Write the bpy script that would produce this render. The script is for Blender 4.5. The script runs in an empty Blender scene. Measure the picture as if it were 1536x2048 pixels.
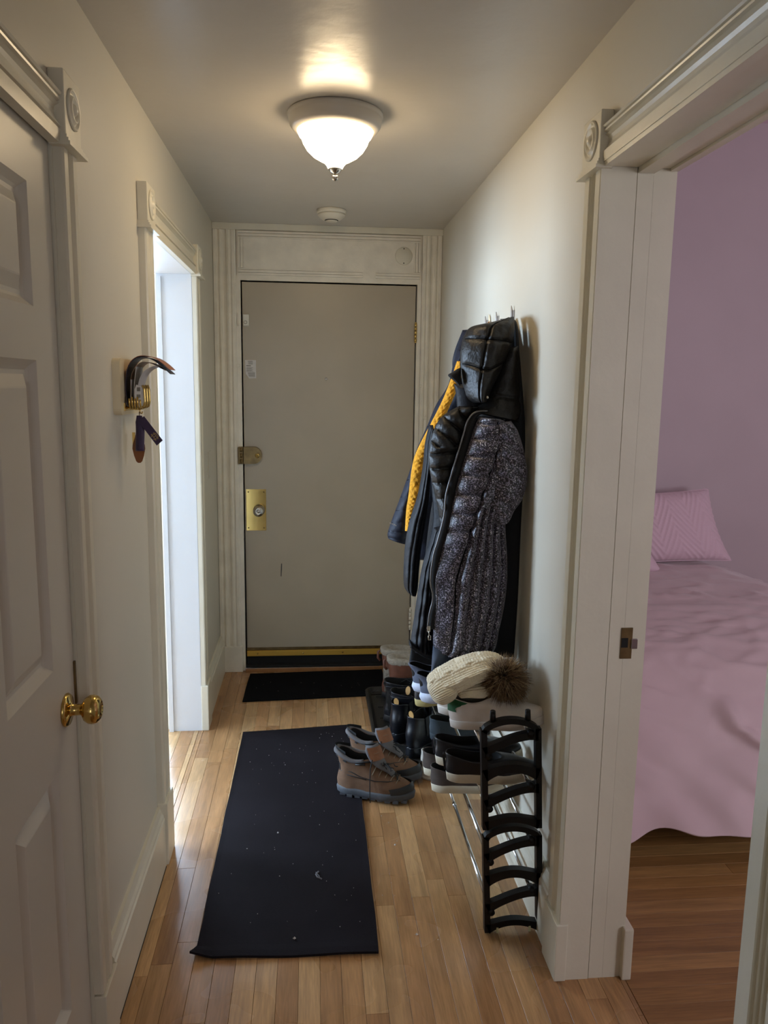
import bpy, bmesh, math, random
from math import sin, cos, pi, radians
from mathutils import Vector, Matrix, noise

sc = bpy.context.scene
random.seed(7)

# ------------------------------------------------------------------ camera
CAM_H = 1.56
FPX = 1565.0
def _n(v):
    return Vector(v).normalized()
_dy = _n((624 - 768, -(772 - 1024), -FPX))
_dz = -_n((628 - 768, -(10826 - 1024), -FPX))
_dz = (_dz - _dz.dot(_dy) * _dy).normalized()
_dx = _dy.cross(_dz)
ROT = Matrix((_dx, _dy, _dz))              # world = ROT @ camera
cam_d = bpy.data.cameras.new('camera')
cam = bpy.data.objects.new('camera', cam_d)
sc.collection.objects.link(cam)
cam_d.sensor_fit = 'HORIZONTAL'
cam_d.sensor_width = 36.0
cam_d.lens = FPX / 1536.0 * 36.0
cam_d.clip_start = 0.02
cam.matrix_world = Matrix.Translation((0, 0, CAM_H)) @ ROT.to_4x4()
sc.camera = cam

def at(px, py, Y):
    """point seen at pixel px,py in the vertical plane y=Y"""
    r = ROT @ Vector((px - 768, -(py - 1024), -FPX))
    t = Y / r.y
    return Vector((t * r.x, Y, CAM_H + t * r.z))

# ------------------------------------------------------------------ world and lights
w = bpy.data.worlds.new('world'); sc.world = w; w.use_nodes = True
bgn = w.node_tree.nodes['Background']
bgn.inputs['Color'].default_value = (0.62, 0.76, 1.0, 1)
bgn.inputs['Strength'].default_value = 1.2

def area(name, loc, direction, sx, sy, power, col):
    l = bpy.data.lights.new(name, 'AREA'); l.shape = 'RECTANGLE'; l.size = sx; l.size_y = sy
    l.energy = power; l.color = col
    o = bpy.data.objects.new(name, l); sc.collection.objects.link(o)
    o.location = loc
    o.rotation_euler = Vector(direction).to_track_quat('-Z', 'Y').to_euler()
    return o
DAY = (0.56, 0.75, 1.0)
DAY2 = (0.94, 0.93, 1.0)
area('daylight_far_window', (-1.62, 5.42, 1.38), (0, -1, 0), 1.5, 1.75, 300, DAY)
area('daylight_side_window', (-4.28, 3.85, 1.5), (1, 0, 0), 1.4, 1.4, 330, DAY)
area('daylight_side_window', (-4.28, 1.75, 1.5), (1, 0, 0), 1.2, 1.4, 150, DAY)
area('daylight_bedroom_window', (2.85, -0.30, 1.6), (0, 1, 0), 1.3, 1.4, 52, DAY2)
area('fill_behind_camera', (0.1, -2.75, 1.45), (0, 1, 0), 0.9, 1.3, 9, DAY2)  # added fill from behind the camera, no known source there

vs = sc.view_settings
vs.view_transform = 'Standard'
try: vs.look = 'None'
except Exception: pass
vs.gamma = 1.0
vs.use_curve_mapping = False
vs.exposure = -0.02
LAMP = 22.0

# ------------------------------------------------------------------ helpers
COL = sc.collection
def lin(r, g, b):
    f = lambda c: (c / 255 / 12.92) if c / 255 <= 0.04045 else ((c / 255 + 0.055) / 1.055) ** 2.4
    return (f(r), f(g), f(b), 1.0)

def mat(name, col, rough=0.5, metal=0.0, bump=None, var=None, coat=0.0, sheen=0.0, emit=None, spec=None, trans=0.0, bump2=None):
    m = bpy.data.materials.new(name); m.use_nodes = True
    nt = m.node_tree; N = nt.nodes; L = nt.links
    b = N['Principled BSDF']
    b.inputs['Base Color'].default_value = col
    b.inputs['Roughness'].default_value = rough
    b.inputs['Metallic'].default_value = metal
    if coat: b.inputs['Coat Weight'].default_value = coat; b.inputs['Coat Roughness'].default_value = 0.15
    if sheen: b.inputs['Sheen Weight'].default_value = sheen
    if spec is not None: b.inputs['Specular IOR Level'].default_value = spec
    if trans: b.inputs['Transmission Weight'].default_value = trans
    if emit:
        b.inputs['Emission Color'].default_value = emit[0]; b.inputs['Emission Strength'].default_value = emit[1]
    tc = N.new('ShaderNodeTexCoord')
    if var:
        nz = N.new('ShaderNodeTexNoise'); nz.inputs['Scale'].default_value = var[0]; nz.inputs['Detail'].default_value = 5
        L.new(tc.outputs['Object'], nz.inputs['Vector'])
        rp = N.new('ShaderNodeMapRange'); rp.inputs['From Min'].default_value = 0.3; rp.inputs['From Max'].default_value = 0.7
        rp.inputs['To Min'].default_value = 1 - var[1]; rp.inputs['To Max'].default_value = 1 + var[1]
        L.new(nz.outputs['Fac'], rp.inputs['Value'])
        mx = N.new('ShaderNodeVectorMath'); mx.operation = 'SCALE'; mx.inputs[0].default_value = col[:3]
        L.new(rp.outputs['Result'], mx.inputs['Scale'])
        L.new(mx.outputs['Vector'], b.inputs['Base Color'])
    last = None
    for bp in (bump, bump2):
        if not bp: continue
        nz = N.new('ShaderNodeTexNoise'); nz.inputs['Scale'].default_value = bp[0]; nz.inputs['Detail'].default_value = 4
        L.new(tc.outputs['Object'], nz.inputs['Vector'])
        bn = N.new('ShaderNodeBump'); bn.inputs['Strength'].default_value = bp[1]; bn.inputs['Distance'].default_value = bp[2] if len(bp) > 2 else 0.002
        L.new(nz.outputs['Fac'], bn.inputs['Height'])
        if last: L.new(last.outputs['Normal'], bn.inputs['Normal'])
        last = bn
    if last: L.new(last.outputs['Normal'], b.inputs['Normal'])
    return m

class MB:
    def __init__(s): s.v = []; s.f = []; s.sm = []
    def add(s, vs, fs, smooth=False):
        o = len(s.v); s.v += [Vector(p) for p in vs]
        s.f += [tuple(i + o for i in f) for f in fs]; s.sm += [smooth] * len(fs); return s
    def box(s, x0, x1, y0, y1, z0, z1, ch=0.0):
        if x0 > x1: x0, x1 = x1, x0
        if y0 > y1: y0, y1 = y1, y0
        if z0 > z1: z0, z1 = z1, z0
        if ch <= 0:
            v = [(x, y, z) for z in (z0, z1) for y in (y0, y1) for x in (x0, x1)]
            return s.add(v, [(0, 2, 3, 1), (4, 5, 7, 6), (0, 1, 5, 4), (2, 6, 7, 3), (0, 4, 6, 2), (1, 3, 7, 5)])
        bm = bmesh.new()
        bmesh.ops.create_cube(bm, size=1)
        for q in bm.verts:
            q.co = Vector(((x0 + x1) / 2 + q.co.x * (x1 - x0), (y0 + y1) / 2 + q.co.y * (y1 - y0), (z0 + z1) / 2 + q.co.z * (z1 - z0)))
        bmesh.ops.bevel(bm, geom=bm.edges[:], offset=ch, segments=2, affect='EDGES', profile=0.6)
        bm.verts.index_update()
        s.add([q.co.copy() for q in bm.verts], [tuple(q.index for q in f.verts) for f in bm.faces]); bm.free(); return s
    def loft(s, rings, closed=True, cap0=False, cap1=False, smooth=True):
        n = len(rings[0]); v = [p for r in rings for p in r]; f = []
        m = n if closed else n - 1
        for i in range(len(rings) - 1):
            for j in range(m):
                k = (j + 1) % n
                f.append((i * n + j, i * n + k, (i + 1) * n + k, (i + 1) * n + j))
        if cap0: f.append(tuple(reversed(range(n))))
        if cap1: f.append(tuple((len(rings) - 1) * n + j for j in range(n)))
        return s.add(v, f, smooth)
    def tube(s, pts, r, n=8, caps=True, smooth=True, flat=None):
        pts = [Vector(p) for p in pts]; rings = []
        up = None
        for i, p in enumerate(pts):
            d = (pts[min(i + 1, len(pts) - 1)] - pts[max(i - 1, 0)])
            if d.length < 1e-9: d = Vector((0, 0, 1))
            d.normalize()
            if up is None:
                up = Vector((0, 0, 1)) if abs(d.z) < 0.9 else Vector((0, 1, 0))
            a = d.cross(up)
            if a.length < 1e-6: a = d.cross(Vector((1, 0, 0)))
            a.normalize(); b = a.cross(d).normalized(); up = b
            rr = r[i] if isinstance(r, (list, tuple)) else r
            fl = flat if flat else 1.0
            rings.append([p + a * cos(2 * pi * k / n) * rr + b * sin(2 * pi * k / n) * rr * fl for k in range(n)])
        return s.loft(rings, True, caps, caps, smooth)
    def lathe(s, prof, c, axis='z', n=32, smooth=True):
        """prof: list of (r, h) ; c: centre ; axis direction of h"""
        c = Vector(c); ax = {'z': Vector((0, 0, 1)), 'x': Vector((1, 0, 0)), 'y': Vector((0, 1, 0)), '-y': Vector((0, -1, 0)), '-x': Vector((-1, 0, 0)), '-z': Vector((0, 0, -1))}[axis]
        a = ax.orthogonal().normalized(); b = ax.cross(a)
        rings = [[c + ax * h + a * cos(2 * pi * k / n) * max(r, 1e-5) + b * sin(2 * pi * k / n) * max(r, 1e-5) for k in range(n)] for r, h in prof]
        return s.loft(rings, True, True, True, smooth)
    def prism(s, poly, thick, fn):
        """poly: 2D outline, extruded 0..thick ; fn(u,v,d)->3D"""
        n = len(poly); a = [fn(u, v, 0) for u, v in poly]; b = [fn(u, v, thick) for u, v in poly]
        return s.add(a + b, [tuple(range(n)), tuple(reversed(range(n, 2 * n)))] + [(i, i + n, (i + 1) % n + n, (i + 1) % n) for i in range(n)])
    def build(s, name, m, parent=None, loc=None, **props):
        me = bpy.data.meshes.new(name)
        org = Vector(loc) if loc is not None else (Vector(parent['_org']) if parent is not None and '_org' in parent else Vector((0, 0, 0)))
        if parent is not None and parent.get('_local'): org = Vector((0, 0, 0))
        me.from_pydata([tuple(p - org) for p in s.v], [], s.f)
        bm = bmesh.new(); bm.from_mesh(me); bmesh.ops.recalc_face_normals(bm, faces=bm.faces); bm.to_mesh(me); bm.free()
        if len(me.polygons) == len(s.sm): me.polygons.foreach_set('use_smooth', s.sm)
        me.materials.append(m)
        o = bpy.data.objects.new(name, me); COL.objects.link(o)
        if parent is not None:
            o.parent = parent
            o['_org'] = tuple(org)
            if parent.get('_local'): o['_local'] = 1
        else:
            o.location = org; o['_org'] = tuple(org)
        for k, v in props.items(): o[k] = v
        return o

def thing(name, label, cat, loc=(0, 0, 0), rot=(0, 0, 0), group=None, local=False):
    o = bpy.data.objects.new(name, None); COL.objects.link(o); o.empty_display_size = 0.05
    o.location = loc; o.rotation_euler = rot; o['label'] = label; o['category'] = cat
    if group: o['group'] = group
    o['_org'] = tuple(loc)
    if local: o['_local'] = 1
    return o
def tag(o, label, cat, group=None):
    o['label'] = label; o['category'] = cat
    if group: o['group'] = group
    return o
S = dict(kind='structure')

def lerp(a, b, t): return a + (b - a) * t
def sstep(a, b, x):
    t = max(0, min(1, (x - a) / (b - a))); return t * t * (3 - 2 * t)
def cat_rom(P, t):
    """P: list of lists of numbers, t in 0..1"""
    n = len(P) - 1; x = t * n; i = min(int(x), n - 1); u = x - i
    p0 = P[max(i - 1, 0)]; p1 = P[i]; p2 = P[i + 1]; p3 = P[min(i + 2, n)]
    return [0.5 * (2 * b + (c - a) * u + (2 * a - 5 * b + 4 * c - d) * u * u + (-a + 3 * b - 3 * c + d) * u ** 3) for a, b, c, d in zip(p0, p1, p2, p3)]

# ------------------------------------------------------------------ materials
M = {}
M['wall'] = mat('hall_wall_paint', lin(214, 207, 190), 0.42, bump=(900, 0.10, 0.001), bump2=(7, 0.15, 0.006), var=(2.2, 0.02))
M['ceil'] = mat('ceiling_semigloss', lin(206, 200, 191), 0.28, bump=(260, 0.10, 0.001), bump2=(9, 0.30, 0.008), var=(3, 0.03))
M['trim'] = mat('old_gloss_trim_paint', lin(228, 221, 200), 0.30, bump=(60, 0.22, 0.002), var=(9, 0.035))
M['trimold'] = mat('brushed_layered_paint', lin(238, 230, 212), 0.36, bump=(45, 0.35, 0.003), bump2=(240, 0.3, 0.001), var=(14, 0.07))
M['doorp'] = mat('molded_door_paint', lin(214, 208, 194), 0.36, var=(4, 0.02), bump=(80, 0.1, 0.001))
M['lav'] = mat('lavender_wall_paint', lin(194, 174, 180), 0.55, var=(3, 0.03), bump=(12, 0.1, 0.004))
M['white'] = mat('white_room_paint', lin(232, 234, 236), 0.5, var=(3, 0.02))
M['gdoor'] = mat('grey_steel_door_paint', lin(180, 167, 144), 0.33, bump=(30, 0.12, 0.002), bump2=(5, 0.25, 0.006), var=(4, 0.04))
M['brass'] = mat('polished_brass', lin(212, 180, 108), 0.16, 1.0, var=(6, 0.12), bump=(14, 0.1, 0.002))
M['gbar'] = mat('brushed_gold_bar', lin(214, 170, 74), 0.5, 0.6)
M['obrass'] = mat('old_brass', lin(128, 108, 74), 0.42, 1.0, var=(30, 0.25), bump=(70, 0.3, 0.001))
M['steel'] = mat('satin_steel', lin(190, 186, 178), 0.22, 1.0, var=(10, 0.06))
M['chrome'] = mat('chrome_tube', lin(206, 206, 208), 0.12, 1.0)
M['plas'] = mat('black_plastic', lin(12, 12, 13), 0.42, spec=0.3)
M['wplas'] = mat('white_plastic', lin(228, 222, 206), 0.4, var=(6, 0.02))
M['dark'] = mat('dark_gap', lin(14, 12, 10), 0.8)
M['rubber'] = mat('black_rubber_tray', lin(30, 29, 27), 0.5, bump=(120, 0.2, 0.001))
M['paper'] = mat('paper', lin(216, 212, 206), 0.6, var=(50, 0.05))
M['ink'] = mat('grey_print', lin(120, 114, 104), 0.7)
M['ink2'] = mat('dark_print', lin(62, 58, 56), 0.7)
M['lampmetal'] = mat('lamp_pan_enamel', lin(196, 190, 180), 0.35)
gl = mat('frosted_glowing_glass', lin(255, 244, 220), 0.3, emit=((1.0, 0.76, 0.46, 1), LAMP))
M['glow'] = gl
M['glass'] = mat('window_glass', (1, 1, 1, 1), 0.02, trans=1.0)
M['sill'] = mat('wood_threshold', lin(150, 104, 62), 0.35, var=(18, 0.15))

def wood(name, c1, c2, c3, axis, rough=0.2):
    m = bpy.data.materials.new(name); m.use_nodes = True
    nt = m.node_tree; N = nt.nodes; L = nt.links; b = N['Principled BSDF']
    geo = N.new('ShaderNodeNewGeometry'); oi = N.new('ShaderNodeObjectInfo')
    mp = N.new('ShaderNodeMapping')
    mp.inputs['Scale'].default_value = (1, 0.07, 1) if axis == 'y' else (0.07, 1, 1)
    add = N.new('ShaderNodeVectorMath'); add.operation = 'ADD'
    sc_ = N.new('ShaderNodeVectorMath'); sc_.operation = 'SCALE'
    cmb = N.new('ShaderNodeCombineXYZ')
    for k in range(3): L.new(oi.outputs['Random'], cmb.inputs[k])
    L.new(cmb.outputs[0], sc_.inputs[0]); sc_.inputs['Scale'].default_value = 37.0
    L.new(geo.outputs['Position'], mp.inputs['Vector'])
    L.new(mp.outputs['Vector'], add.inputs[0]); L.new(sc_.outputs[0], add.inputs[1])
    nz = N.new('ShaderNodeTexNoise'); nz.inputs['Scale'].default_value = 24; nz.inputs['Detail'].default_value = 6; nz.inputs['Distortion'].default_value = 0.9
    L.new(add.outputs[0], nz.inputs['Vector'])
    fn = N.new('ShaderNodeTexNoise'); fn.inputs['Scale'].default_value = 210; fn.inputs['Detail'].default_value = 3
    L.new(add.outputs[0], fn.inputs['Vector'])
    # per plank tone
    cr = N.new('ShaderNodeValToRGB'); L.new(oi.outputs['Random'], cr.inputs['Fac'])
    e = cr.color_ramp.elements; e[0].color = c1; e[1].color = c3; e[0].position = 0.0; e[1].position = 1.0
    k = cr.color_ramp.elements.new(0.5); k.color = c2
    gr = N.new('ShaderNodeMapRange'); gr.inputs['From Min'].default_value = 0.32; gr.inputs['From Max'].default_value = 0.68
    gr.inputs['To Min'].default_value = 0.78; gr.inputs['To Max'].default_value = 1.18
    L.new(nz.outputs['Fac'], gr.inputs['Value'])
    g2 = N.new('ShaderNodeMapRange'); g2.inputs['From Min'].default_value = 0.3; g2.inputs['From Max'].default_value = 0.7
    g2.inputs['To Min'].default_value = 0.84; g2.inputs['To Max'].default_value = 1.1
    L.new(fn.outputs['Fac'], g2.inputs['Value'])
    mu = N.new('ShaderNodeMath'); mu.operation = 'MULTIPLY'; L.new(gr.outputs[0], mu.inputs[0]); L.new(g2.outputs[0], mu.inputs[1])
    vm = N.new('ShaderNodeVectorMath'); vm.operation = 'SCALE'; L.new(cr.outputs['Color'], vm.inputs[0]); L.new(mu.outputs[0], vm.inputs['Scale'])
    L.new(vm.outputs[0], b.inputs['Base Color'])
    b.inputs['Roughness'].default_value = rough
    # wear in the varnish
    wr = N.new('ShaderNodeTexNoise'); wr.inputs['Scale'].default_value = 3.5; L.new(geo.outputs['Position'], wr.inputs['Vector'])
    rr = N.new('ShaderNodeMapRange'); rr.inputs['From Min'].default_value = 0.3; rr.inputs['From Max'].default_value = 0.7
    rr.inputs['To Min'].default_value = rough - 0.06; rr.inputs['To Max'].default_value = rough + 0.12
    L.new(wr.outputs['Fac'], rr.inputs['Value']); L.new(rr.outputs[0], b.inputs['Roughness'])
    bn = N.new('ShaderNodeBump'); bn.inputs['Strength'].default_value = 0.10; bn.inputs['Distance'].default_value = 0.0015
    L.new(nz.outputs['Fac'], bn.inputs['Height']); L.new(bn.outputs['Normal'], b.inputs['Normal'])
    return m
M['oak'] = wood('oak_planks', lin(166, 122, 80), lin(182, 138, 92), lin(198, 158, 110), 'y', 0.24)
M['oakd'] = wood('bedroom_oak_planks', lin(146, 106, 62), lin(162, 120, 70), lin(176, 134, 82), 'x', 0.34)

# ================================================================== SETTING
HL, HR, YE, ZC = -0.50, 0.673, 4.20, 2.365
B = MB()
for b in ((-4.2, -0.515, -1.0, 2.2), (-4.2, -1.45, 2.2, 5.6), (-1.45, -0.515, 4.25, 5.6), (-0.515, 0.835, -3.0, 0.62)):
    B.box(b[0], b[1], b[2], b[3], -0.08, 0.0)
B.box(-0.515, 0.835, 0.62, 4.25, -0.08, -0.019)
B.box(-1.45, -0.515, 2.2, 4.25, -0.08, -0.019)
B.box(0.835, 4.1, 0.0, 4.25, -0.08, -0.019)
floor = B.build('floor', M['oak'], **S)

def plank_mesh(x0, x1, y0, y1, m):
    g = 0.0004; c = 0.0004
    x0 += g; x1 -= g; y0 += g; y1 -= g
    v = [(x0, y0, -0.019), (x1, y0, -0.019), (x1, y1, -0.019), (x0, y1, -0.019),
         (x0, y0, -c), (x1, y0, -c), (x1, y1, -c), (x0, y1, -c),
         (x0 + c, y0 + c, 0), (x1 - c, y0 + c, 0), (x1 - c, y1 - c, 0), (x0 + c, y1 - c, 0)]
    f = [(8, 9, 10, 11)]
    for a in (0, 4):
        for j in range(4):
            k = (j + 1) % 4; f.append((a + j, a + k, a + 4 + k, a + 4 + j))
    MB().add(v, f).build('plank', m, floor)
W = 0.0572
def rows_y(x0, x1, y0, y1, m, lo=0.35, hi=1.25):
    x = x0
    while x < x1 - 0.004:
        xe = min(x + W, x1); y = y0 - random.random() * 0.4
        while y < y1:
            ye = y + random.uniform(lo, hi)
            if y1 - ye < 0.12: ye = y1
            a, b_ = max(y, y0), min(ye, y1)
            if b_ - a > 0.01: plank_mesh(x, xe, a, b_, m)
            y = ye
        x = xe
rows_y(-0.494, 0.835, 0.62, 4.25, M['oak'])
plank_mesh(-0.514, -0.4945, 2.3, 3.52, M['oak'])
rows_y(-1.45, -0.515, 2.2, 4.25, M['oak'])
y = 0.0
while y < 2.85:
    x = 0.836
    while x < 4.1:
        xe = x + random.uniform(0.45, 1.3)
        if 4.1 - xe < 0.2: xe = 4.1
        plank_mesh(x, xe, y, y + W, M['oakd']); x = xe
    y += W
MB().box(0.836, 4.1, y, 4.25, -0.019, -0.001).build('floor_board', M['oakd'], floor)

# walls
b = MB()
b.box(-0.63, HL, -3.0, 0.80, 0, 2.9); b.box(-0.63, HL, 0.80, 1.668, 2.045, 2.9); b.box(-0.63, HL, 1.668, 2.50, 0, 2.9)
b.box(-0.63, HL, 2.50, 3.45, 2.032, 2.9); b.box(-0.63, HL, 3.45, 5.35, 0, 2.9)
wall_left = b.build('wall_left', M['wall'], **S)
b = MB()
b.box(HR, 0.815, 1.839, YE, 0, 2.96); b.box(HR, 0.815, 1.0, 1.839, 2.085, 2.96); b.box(HR, 0.815, -3.0, 1.0, 0, 2.96)
wall_right = b.build('wall_right', M['wall'], **S)
b = MB(); b.box(-0.63, -0.365, YE, 4.36, 0, 2.9); b.box(0.55, 0.84, YE, 4.36, 0, 2.9); b.box(-0.365, 0.55, YE, 4.36, 2.09, 2.9)
wall_end = b.build('wall_end', M['trimold'], **S)
b = MB(); b.box(-0.50, HR, -3.0, YE, ZC, ZC + 0.1)
ceiling = b.build('ceiling', M['ceil'], **S)
# wall behind the camera, with an added window for fill light
b = MB(); b.box(-0.5, -0.35, -2.6, -2.5, 0, ZC); b.box(0.55, HR, -2.6, -2.5, 0, ZC); b.box(-0.35, 0.55, -2.6, -2.5, 0, 0.8); b.box(-0.35, 0.55, -2.6, -2.5, 2.1, ZC)
b.build('wall_back', M['wall'], **S)
def window(name, cx, cy, cz, wd, ht, ax):
    """wooden sash window frame; ax = 'x' when the pane spans x"""
    def bx(m_, u0, u1, z0, z1, d0, d1):
        if ax == 'x': m_.box(cx + u0, cx + u1, cy + d0, cy + d1, z0, z1)
        else: m_.box(cx + d0, cx + d1, cy + u0, cy + u1, z0, z1)
    m_ = MB(); h = wd / 2; z0, z1 = cz - ht / 2, cz + ht / 2
    bx(m_, -h, -h + 0.04, z0, z1, -0.04, 0.04); bx(m_, h - 0.04, h, z0, z1, -0.04, 0.04)
    bx(m_, -h + 0.04, h - 0.04, z1 - 0.04, z1, -0.04, 0.04); bx(m_, -h + 0.04, h - 0.04, z0, z0 + 0.05, -0.04, 0.04)
    bx(m_, -h + 0.04, h - 0.04, cz - 0.02, cz + 0.02, -0.03, 0.03)
    o = m_.build(name, M['white'], **S)
    for a, b2 in ((z0 + 0.05, cz - 0.02), (cz + 0.02, z1 - 0.04)):
        g = MB(); bx(g, -h + 0.04, h - 0.04, a, b2, -0.002, 0.002); g.build('window_pane', M['glass'], o)
    return o
window('fill_window', 0.1, -2.55, 1.45, 0.9, 1.3, 'x')  # unseen window, added to let the cool fill in
# left room
b = MB(); b.box(-4.3, -2.37, 5.2, 5.35, 0, 2.9); b.box(-0.87, -0.63, 5.2, 5.35, 0, 2.9); b.box(-2.37, -0.87, 5.2, 5.35, 0, 0.505); b.box(-2.37, -0.87, 5.2, 5.35, 2.255, 2.9)
b.build('wall_left_room_far', M['white'], **S)
b = MB()
for y0, y1, z0, z1 in ((-1.0, 1.15, 0, 2.9), (2.35, 3.15, 0, 2.9), (4.55, 5.35, 0, 2.9), (1.15, 2.35, 0, 0.8), (1.15, 2.35, 2.2, 2.9), (3.15, 4.55, 0, 0.8), (3.15, 4.55, 2.2, 2.9)):
    b.box(-4.2, -4.05, y0, y1, z0, z1)
b.build('wall_left_room_side', M['white'], **S)
MB().box(-4.2, -0.63, -1.1, -1.0, 0, 2.9).build('wall_left_room_near', M['white'], **S)
MB().box(-4.2, -0.5, -1.1, 5.35, 2.9, 3.0).build('ceiling_left_room', M['white'], **S)
win1 = window('window_1', -1.62, 5.27, 1.38, 1.5, 1.75, 'x')
window('window_2', -4.12, 3.85, 1.5, 1.4, 1.4, 'y')
window('window_3', -4.12, 1.75, 1.5, 1.2, 1.4, 'y')
slat0 = None
for k in range(54):
    z = 0.56 + k * 0.031
    if slat0 is None:
        m_ = MB(); m_.add([(-0.70, -0.011, -0.006), (0.70, -0.011, -0.006), (0.70, 0.011, 0.006), (-0.70, 0.011, 0.006),
                           (-0.70, -0.011, -0.005), (0.70, -0.011, -0.005), (0.70, 0.011, 0.007), (-0.70, 0.011, 0.007)],
                          [(0, 1, 2, 3), (7, 6, 5, 4), (0, 4, 5, 1), (2, 6, 7, 3), (0, 3, 7, 4), (1, 5, 6, 2)])
        slat0 = m_.build('blind_slat', M['white'], win1, loc=(0, 0, 0)); s_ = slat0
    else:
        s_ = slat0.copy(); COL.objects.link(s_); s_.parent = win1
    s_.location = (-1.62, 5.195, z)
# bedroom
MB().box(0.84, 4.1, YE, 4.36, 0, 3.1).build('wall_bedroom_far', M['lav'], **S)
b = MB(); b.box(3.95, 4.08, 0.0, YE, 0, 3.1)
b.build('wall_bedroom_right', M['lav'], **S)
b = MB(); b.box(0.84, 2.2, -0.12, 0.0, 0, 3.1); b.box(3.5, 4.08, -0.12, 0.0, 0, 3.1); b.box(2.2, 3.5, -0.12, 0.0, 0, 0.9); b.box(2.2, 3.5, -0.12, 0.0, 2.3, 3.1); b.build('wall_bedroom_near', M['lav'], **S)
MB().box(0.66, 4.1, -0.12, 4.36, 2.96, 3.08).build('ceiling_bedroom', mat('bedroom_ceiling', lin(232, 206, 218), 0.6), **S)
window('window_5', 2.85, -0.06, 1.6, 1.3, 1.4, 'x')

# ------------------------------------------------------------------ mouldings
def flute_profile(wd, depth, edge, flutes, rad):
    """list of (u, d) across a casing of width wd"""
    p = [(0, 0), (0, depth * 0.8), (0.003, depth), (edge, depth)]
    fw = (wd - 2 * edge) / flutes
    for k in range(flutes):
        u0 = edge + k * fw
        for j in range(1, 8):
            t = j / 8
            p.append((u0 + fw * t, depth - rad * sin(pi * t) ** 0.8))
        p.append((u0 + fw, depth))
    p += [(wd - 0.003, depth), (wd, depth * 0.8), (wd, 0)]
    return p
def extr(mb, prof, p0, p1, U, D):
    """sweep profile (u,d) from p0 to p1; U,D unit vectors"""
    p0, p1, U, D = map(Vector, (p0, p1, U, D))
    a = [p0 + U * u + D * d for u, d in prof]; c = [p1 + U * u + D * d for u, d in prof]
    n = len(prof)
    mb.add(a + c, [(i, i + 1, i + 1 + n, i + n) for i in range(n - 1)] + [(n - 1, 0, n, 2 * n - 1), tuple(reversed(range(n))), tuple(range(n, 2 * n))])
    return mb
def header_profile(h):
    """ogee head casing: v from bottom to top"""
    return [(0, 0), (0, .020), (h * .28, .020), (h * .30, .013), (h * .33, .022), (h * .38, .020), (h * .45, .014), (h * .55, .010), (h * .65, .009), (h * .73, .012), (h * .77, .019), (h * .80, .012), (h * .84, .021), (h * .88, .022), (h * .905, .015), (h * .93, .023), (h * .97, .026), (h, .022), (h, 0)]
def rosette(parent, c, axis, r, m):
    pr = [(r, 0.0), (r, 0.003), (r * .94, 0.005), (r * .87, 0.004), (r * .80, 0.0004), (r * .70, 0.0004), (r * .62, 0.006), (r * .54, 0.0065), (r * .45, 0.001), (r * .34, 0.001), (r * .24, 0.007), (r * .12, 0.010), (0, 0.0105)]
    MB().lathe(pr, c, axis, 36).build('rosette', m, parent)
def corner_block(parent, x, y0, y1, z0, z1, sgn, d, m):
    """block on a side wall at x, projecting d*sgn"""
    b = MB(); b.box(x, x + sgn * d, y0, y1, z0 + 0.02, z1, 0.003)
    # small neck moulding under the block
    for k, (e, zz, hh) in enumerate(((0.010, 0.0, 0.007), (0.006, 0.007, 0.007), (0.002, 0.014, 0.007))):
        b.box(x, x + sgn * (d + e), y0 - e, y1 + e, z0 + zz, z0 + zz + hh)
    o = b.build('corner_block', m, parent)
    rosette(o, (x + sgn * d, (y0 + y1) / 2, (z0 + 0.02 + z1) / 2), 'x' if sgn > 0 else '-x', min(y1 - y0, z1 - z0) * 0.37, m)
    return o
def panel_nest(mb, y0, y1, z0, z1, steps, x, sgn):
    """nested rectangles in a plane of constant x: steps (inset, depth)"""
    rings = []
    for ins, d in steps:
        X = x + sgn * d
        rings.append([(X, y0 + ins, z0 + ins), (X, y1 - ins, z0 + ins), (X, y1 - ins, z1 - ins), (X, y0 + ins, z1 - ins)])
    return mb.loft(rings, True, False, True, False)

# ---- opening 1: closet door, left wall near
XF = HL
t1 = MB()
t1.box(-0.63, HL + 0.001, 1.650, 1.670, 0, 2.045); t1.box(-0.63, HL + 0.001, 0.80, 0.82, 0, 2.045); t1.box(-0.63, HL + 0.001, 0.82, 1.650, 2.025, 2.045)
t1.box(-0.60, -0.544, 1.638, 1.650, 0, 2.025); t1.box(-0.60, -0.544, 0.82, 0.832, 0, 2.025); t1.box(-0.60, -0.544, 0.832, 1.638, 2.012, 2.025)
trim1 = t1.build('trim_1', M['trim'], **S)
pf = flute_profile(0.086, 0.022, 0.026, 3, 0.005)
extr(MB(), pf, (HL, 1.654, 0.17), (HL, 1.654, 2.03), (0, 1, 0), (1, 0, 0)).build('door_casing', M['trim'], trim1)
extr(MB(), pf, (HL, 0.728, 0.17), (HL, 0.728, 2.03), (0, 1, 0), (1, 0, 0)).build('door_casing', M['trim'], trim1)
extr(MB(), header_profile(0.095), (HL, 0.80, 2.012), (HL, 1.66, 2.012), (0, 0, 1), (1, 0, 0)).build('head_casing', M['trim'], trim1)
corner_block(trim1, HL, 1.646, 1.750, 2.010, 2.150, 1, 0.030, M['trim'])
corner_block(trim1, HL, 0.715, 0.820, 2.010, 2.150, 1, 0.030, M['trim'])
MB().box(HL, HL + 0.028, 1.652, 1.762, 0, 0.165, 0.003).build('plinth_block', M['trim'], trim1)
MB().box(HL, HL + 0.028, 0.692, 0.812, 0, 0.185, 0.003).build('plinth_block', M['trim'], trim1)
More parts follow.
